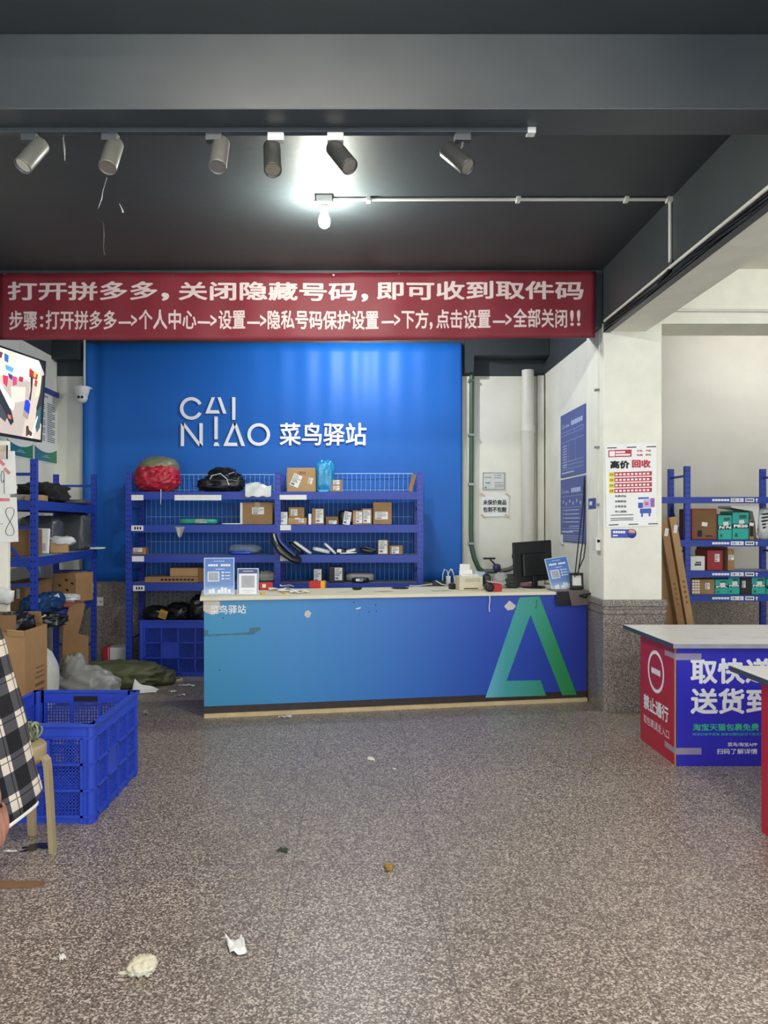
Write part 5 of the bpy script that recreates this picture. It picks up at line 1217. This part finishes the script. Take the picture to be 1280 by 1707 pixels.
teal('teal printed box at the end of the lowest shelf', 1253, 1276, 962, 992, 3, 'PB20')
o = sbox('teal printed box cut by the frame edge', 1277, 1296, 966, 992, .22, 'teal_card', 3, group=GS)
MB().rect(-.05, .05, .05, .08, -.1108).build('black_band', M['ink'], o)
# long cartons leaning between the pillar and the rack
for (u0, v0), (u1, v1), w_, m, lab in (((1104, 868), (1151, 1150), .062, 'kraft', 'long brown carton leaning beside the pillar, closer to the pillar'), ((1119, 862), (1166, 1150), .062, 'kraft_l', 'long brown carton leaning against the rack upright, topped by tape')):
    a_ = P(u1, v1, 6.70); a_.z = .02; b_ = P(u0, v0, 6.80)
    o = tag(MB().bar(a_, b_, w_, w_).build('long_carton', M[m], None, .004), lab, 'box', 'long cartons leaning by the rack')
    k = MB(); d = (b_-a_); c = a_+d*.93; k.obox((c.x+.005, c.y-w_/2-.004, c.z), (.032, .002, .07), (0, .16, 0)); k.build('shipping_label', M['paper'], o)
    k = MB(); c = a_+d*.55
    for i in range(5): cc = a_+d*(.50+.03*i); k.obox((cc.x, cc.y-w_/2-.002, cc.z), (.018, .002, .018), (0, .16, 0))
    k.build('print', M['kraft_d'], o)
o = tag(MB().bar((2.75, 6.83, .02), (2.72, 6.86, 1.40), .13, .02).build('cardboard_sheet', M['kraft_l']), 'flat cardboard piece standing behind the leaning cartons', 'cardboard')

# ------------------------------------------------------------ booths
M['booth_red'] = mat('red_booth_print', (184, 26, 56), .4, .03)
M['booth_blue'] = mat('violet_blue_booth_print', (52, 48, 186), .4, .03)
M['booth_top'] = mat('worn_white_laminate', (214, 212, 210), .35, .05, 7)
M['edge_dark'] = mat('dark_edge_band', (62, 70, 84), .4)
M['edge_grey'] = mat('grey_edge_band', (150, 152, 158), .4)
M['green_print'] = mat('bright_green_print', (64, 196, 130), .5)
M['clear_tape'] = mat('clear_packing_tape', (200, 190, 205), .15, .05, alpha=.45)
def booth(y0, label):
    L = 1.5; D = .58; h = .715
    t = thing('service_booth', label, 'booth', (1.885, y0, 0), (0, 0, 0))
    MB().box(.004, .016, .004, D, 0, h).build('side_panel', M['booth_red'], t)
    MB().box(L-.016, L-.004, .004, D, 0, h).build('side_panel', M['booth_red'], t)
    MB().box(.016, L-.016, D-.012, D, 0, h).build('rear_panel', M['booth_blue'], t)
    MB().box(.008, L, .0, .012, 0, h).build('front_panel', M['booth_blue'], t)
    MB().box(-.002, .004, -.002, .010, 0, h).build('corner_strip', M['kraft_l'], t)
    tp = MB().box(-.035, L+.03, -.06, D+.22, h, h+.026).build('table_top', M['booth_top'], t, .002)
    MB().box(-.0385, -.0345, -.06, D+.22, h-.001, h+.025).build('edge_band', M['edge_dark'], tp)
    MB().box(-.036, L+.03, -.0635, -.0595, h-.001, h+.025).build('edge_band', M['edge_grey'], tp)
    k = MB()
    for x, y, w in ((.18, .15, .12), (.42, .3, .05), (.55, .18, .10), (.75, .4, .14)): k.box(x, x+w, y, y+.004, h+.026, h+.0264)
    k.build('scratch', M['greyink'], tp)
    # side lettering reads from the rear to the front edge
    def fs(x, y, z): return (y, D-x, z)            # text x runs along -Y, y is outwards (-X)
    def fx(x, y, z): return (.004+y, D-x, z)
    k = MB(); cx_, cz_, r0, r1 = .27, .505, .135, .112
    pts = lambda r: [(cx_+r*math.cos(2*math.pi*i/48), cz_+r*math.sin(2*math.pi*i/48)) for i in range(49)]
    A, B = pts(r0), pts(r1)
    for i in range(48): k.add([fx(*(p[0], -.001, p[1])) for p in (A[i], A[i+1], B[i+1], B[i])], [(0, 1, 2, 3)])
    k.add([fx(x, -.001, z) for x, z in ((cx_-.075, cz_-.018), (cx_+.075, cz_-.018), (cx_+.075, cz_+.018), (cx_-.075, cz_+.018))], [(0, 1, 2, 3)])
    k.text('禁止通行', .06, .47, .225, .325, -.001, .03, 0, fx)
    k.text('取包裹请走入口', .06, .48, .13, .185, -.001, 0, 0, fx)
    k.build('side_lettering', M['white_print'], t)
    k = MB(); y = -.0012
    k.text('取快递', .09, .58, .492, .646, y, .032).text('送货到家', .09, .745, .312, .467, y, .032)
    k.text('菜鸟/淘宝APP', .313, .49, .118, .142, y, .015).text('扫码了解详情', .248, .49, .072, .105, y, .015)
    k.build('front_lettering', M['white_print'], t)
    k = MB(); k.text('淘宝天猫包裹免费', .105, .50, .212, .255, y, .02).text('限全订单不适用 具体以预约送货下单页为准', .105, .55, .183, .199, y, .0)
    k.build('green_lettering', M['green_print'], t)
    for z in (.655, .09):
        MB().box(.0, .155, -.0035, -.0022, z-.02, z+.02).build('clear_tape', M['clear_tape'], t)
        MB().box(-.0035, -.0022, -.002, .15, z-.015, z+.02).build('clear_tape', M['clear_tape'], t)
    return t
booth(4.60, 'red and blue printed booth with white top near the pillar')
booth(3.04, 'red printed booth with white top cut by the frame edge')

# ------------------------------------------------------------ person standing at the frame edge
M['skin'] = mat('skin', (158, 112, 92), .5, .08, 25)
M['trousers'] = mat('dark_trousers', (40, 42, 50), .85, .1)
def plaid():
    m, nt, b = nodes('black_white_plaid_flannel')
    tc = N(nt, 'ShaderNodeTexCoord'); mp = N(nt, 'ShaderNodeMapping'); mp.inputs['Rotation'].default_value = (0, math.radians(14), 0)
    nt.links.new(tc.outputs['Object'], mp.inputs[0])
    sp = N(nt, 'ShaderNodeSeparateXYZ'); nt.links.new(mp.outputs[0], sp.inputs[0])
    def op(o_, a, bv=None):
        n = N(nt, 'ShaderNodeMath', operation=o_); nt.links.new(a, n.inputs[0])
        if bv is not None:
            if isinstance(bv, (int, float)): n.inputs[1].default_value = bv
            else: nt.links.new(bv, n.inputs[1])
        return n.outputs[0]
    def band(src, per, width, off=0):
        f = op('FRACT', op('DIVIDE', op('ADD', src, 50*per+off), per)); return op('LESS_THAN', f, width)
    hx = op('ADD', sp.outputs['X'], op('MULTIPLY', sp.outputs['Y'], .55))
    hb = band(sp.outputs['Z'], .088, .45, .02); vb = band(hx, .066, .42, .03)
    thin = op('MAXIMUM', band(sp.outputs['Z'], .088, .03, -.005), band(hx, .066, .04, .012))
    s = op('MULTIPLY', op('ADD', hb, vb), .5)
    rp = N(nt, 'ShaderNodeValToRGB'); rp.color_ramp.interpolation = 'CONSTANT'; el = rp.color_ramp.elements
    el[0].position = 0; el[0].color = lin(34, 34, 38); el[1].position = .4; el[1].color = lin(74, 74, 80); e = el.new(.9); e.color = lin(206, 198, 186)
    nt.links.new(s, rp.inputs['Fac'])
    mx = N(nt, 'ShaderNodeMix', data_type='RGBA'); nt.links.new(op('MULTIPLY', thin, .8), mx.inputs[0]); nt.links.new(rp.outputs[0], mx.inputs[6]); mx.inputs[7].default_value = lin(20, 20, 24)
    nt.links.new(mx.outputs[2], b.inputs['Base Color']); b.inputs['Roughness'].default_value = .95; b.inputs['Specular IOR Level'].default_value = .1
    return m
M['plaid'] = plaid()
PX, PYY = -1.10, 1.86
person = thing('person', 'person in black and white plaid shirt standing at the left edge beside the stool', 'person', (PX, PYY, 0))
# body, facing away to the -x side; hand of the near arm hangs at the shirt hem
J = {'pelvis': (0, 0, .93), 'belly': (-.0, 0, 1.08), 'chest': (-.01, 0, 1.28), 'neckb': (0, 0, 1.42), 'neck': (-.01, 0, 1.48), 'head': (-.03, 0, 1.60), 'crown': (-.02, 0, 1.69),
     'hipl': (0, -.09, .88), 'kneel': (-.02, -.10, .48), 'ankl': (.03, -.10, .08), 'toel': (-.13, -.10, .035), 'hipr': (0, .09, .88), 'kneer': (-.05, .10, .48), 'ankr': (-.05, .10, .08), 'toer': (-.21, .10, .035),
     'shl': (0, -.17, 1.38), 'elbl': (.15, -.225, 1.13), 'wril': (.305, -.245, .915), 'shr': (0, .17, 1.38), 'elbr': (.02, .22, 1.09), 'wrir': (-.06, .22, .86), 'handr': (-.08, .22, .77)}
Rr = {'pelvis': .135, 'belly': .125, 'chest': .14, 'neckb': .07, 'neck': .052, 'head': .088, 'crown': .06, 'hipl': .085, 'kneel': .058, 'ankl': .042, 'toel': .034, 'hipr': .085, 'kneer': .058, 'ankr': .042, 'toer': .034,
      'shl': .06, 'elbl': .044, 'wril': .027, 'shr': .06, 'elbr': .044, 'wrir': .028, 'handr': .03}
E_ = [('pelvis', 'belly'), ('belly', 'chest'), ('chest', 'neckb'), ('neckb', 'neck'), ('neck', 'head'), ('head', 'crown'), ('pelvis', 'hipl'), ('hipl', 'kneel'), ('kneel', 'ankl'), ('ankl', 'toel'),
      ('pelvis', 'hipr'), ('hipr', 'kneer'), ('kneer', 'ankr'), ('ankr', 'toer'), ('chest', 'shl'), ('shl', 'elbl'), ('elbl', 'wril'), ('chest', 'shr'), ('shr', 'elbr'), ('elbr', 'wrir'), ('wrir', 'handr')]
# near hand: palm and five bent fingers
wr = Vector(J['wril']); dd = Vector((.34, .0, -.94)).normalized(); sd = Vector((0.1, 1, 0)).normalized()
def jn(n, p, r): J[n] = tuple(p); Rr[n] = r
jn('palm', wr+dd*.045, .026); E_.append(('wril', 'palm'))
for i, (off, ln) in enumerate(((-.027, .062), (-.009, .074), (.009, .070), (.026, .054))):
    b0 = wr+dd*.085+sd*off; J_ = 'f%d' % i
    jn(J_+'a', b0, .0115); E_.append(('palm', J_+'a'))
    d1 = (dd+Vector((-.05, 0, 0))).normalized(); d2 = (dd+Vector((-.35, 0, 0))).normalized(); d3 = (dd+Vector((-.8, 0, 0))).normalized()
    jn(J_+'b', b0+d1*ln*.45, .0092); jn(J_+'c', b0+d1*ln*.45+d2*ln*.32, .0082); jn(J_+'d', b0+d1*ln*.45+d2*ln*.32+d3*ln*.25, .0068)
    E_ += [(J_+'a', J_+'b'), (J_+'b', J_+'c'), (J_+'c', J_+'d')]
jn('t0', wr+dd*.03-sd*.028+Vector((-.015, 0, 0)), .013); jn('t1', wr+dd*.065-sd*.042+Vector((-.025, 0, 0)), .0105); jn('t2', wr+dd*.095-sd*.044+Vector((-.03, 0, 0)), .008)
E_ += [('palm', 't0'), ('t0', 't1'), ('t1', 't2')]
names = list(J); me = bpy.data.meshes.new('body'); me.from_pydata([J[n] for n in names], [(names.index(a_), names.index(b_)) for a_, b_ in E_], []); me.update()
body = bpy.data.objects.new('body', me); COL.objects.link(body); body.parent = person; me.materials.append(M['skin'])
sk = body.modifiers.new('skin', 'SKIN'); sk.use_smooth_shade = True
for i, n in enumerate(names):
    v = me.skin_vertices[0].data[i]; v.radius = (Rr[n], Rr[n]); v.use_root = (n == 'pelvis')
body.modifiers.new('sub', 'SUBSURF').render_levels = 2
# face and hair
MB().blob((-.03, 0, 1.64), (.100, .085, .105), 1, .08, 4, 3, 28, 16).build('hair', M['ink'], person)
MB().blob((-.125, 0, 1.585), (.018, .012, .022), 1, 0, 1, 0, 16, 10).build('nose', M['skin'], person)
for s in (-1, 1):
    MB().blob((-.03, s*.088, 1.59), (.016, .010, .030), 1, 0, 1, 0, 16, 10).build('ear', M['skin'], person)
    MB().blob((-.108, s*.032, 1.612), (.010, .013, .008), 1, 0, 1, 0, 14, 8).build('eye', M['paper'], person)
MB().blob((-.112, 0, 1.545), (.010, .024, .006), 1, 0, 1, 0, 14, 8).build('mouth', M['red_card2'], person)
def loft(rings, n=40, m=0):
    g = MB(); vs = []
    for fnr in rings: vs += [fnr(2*math.pi*k/n) for k in range(n)]
    L = len(rings); g.add(vs, [(i*n+k, i*n+(k+1) % n, (i+1)*n+(k+1) % n, (i+1)*n+k) for i in range(L-1) for k in range(n)], m, True)
    return g
def prof(z):  # how far the back of the loose shirt reaches, x relative to the person
    T = [(1.47, .055), (1.41, .10), (1.30, .15), (1.15, .205), (1.06, .232), (1.01, .251), (.95, .268), (.90, .275), (.82, .290), (.76, .304), (.735, .302), (.69, .285)]
    for (za, xa), (zb, xb) in zip(T, T[1:]):
        if z >= zb: return xa+(xb-xa)*(za-z)/(za-zb)
    return T[-1][1]
rings = []
for i in range(28):
    z = 1.47-(1.47-.695)*i/27
    def fr(t, z=z, i=i):
        xr = prof(z); xl = -.17 if z < 1.3 else -.17+(z-1.3)*.8
        cx_ = (xr+xl)/2; rx_ = (xr-xl)/2; ry_ = .205 if z < 1.34 else .205-(z-1.34)*1.05
        ca, sa = math.cos(t), math.sin(t); pw = lambda v: math.copysign(abs(v)**.8, v)
        k = 1+.02*math.sin(5*t+z*9)*(1.4-z)
        zz = z
        f = max(0, (.85-z)/.155)
        back = max(0, ca)                                      # hem rises in a curve at the back corner
        zz = z+f*(.055*back**2+.03*max(0, -ca))
        return (cx_+rx_*pw(ca)*k, ry_*pw(sa)*k, zz)
    rings.append(fr)
sh_ = loft(rings, 56).build('shirt', M['plaid'], person, solid=.004)
hem = [rings[-1](2*math.pi*k/56) for k in range(57)]
MB().tube([(x*1.004, y*1.004, z-.002) for x, y, z in hem], .006, 8).build('hem', M['paper'], sh_)
# sleeves and trousers
MB().tube([J['shl'], (.075, -.205, 1.26), J['elbl'], (.225, -.232, 1.03), (.280, -.242, .955)], .06, 20, radii=[.075, .068, .058, .050, .046]).build('sleeve', M['plaid'], person)
MB().tube([(.272, -.241, .968), (.312, -.246, .900)], .04, 16, radii=[.036, .033]).build('cuff', mat('rust_knit_cuff', (170, 72, 44), .9, .1, 60), person)
MB().tube([J['shr'], (.02, .21, 1.24), J['elbr'], (-.02, .22, .97), (-.055, .22, .88)], .06, 20, radii=[.075, .068, .058, .050, .044]).build('sleeve', M['plaid'], person)
for s, kn, an in ((-.09, 'kneel', 'ankl'), (.09, 'kneer', 'ankr')):
    MB().tube([(0, s, .93), (-.005, s*1.03, .75), J[kn], tuple((Vector(J[kn])+Vector(J[an]))/2), (J[an][0], J[an][1], .10)], .1, 20, radii=[.112, .10, .078, .07, .066]).build('trouser_leg', M['trousers'], person)
    x, y = J[an][0], J[an][1]
    MB().blob((x-.055, y, .055), (.135, .048, .055), .75, 0, 1, 0, 28, 14, 0, .0).build('shoe', M['black_plastic'], person)
# ------------------------------------------------------------ denoised, a few more bounces
SC.cycles.use_denoising = True
SC.cycles.max_bounces = 8; SC.cycles.diffuse_bounces = 5; SC.cycles.transparent_max_bounces = 12
SC.cycles.sample_clamp_indirect = 6
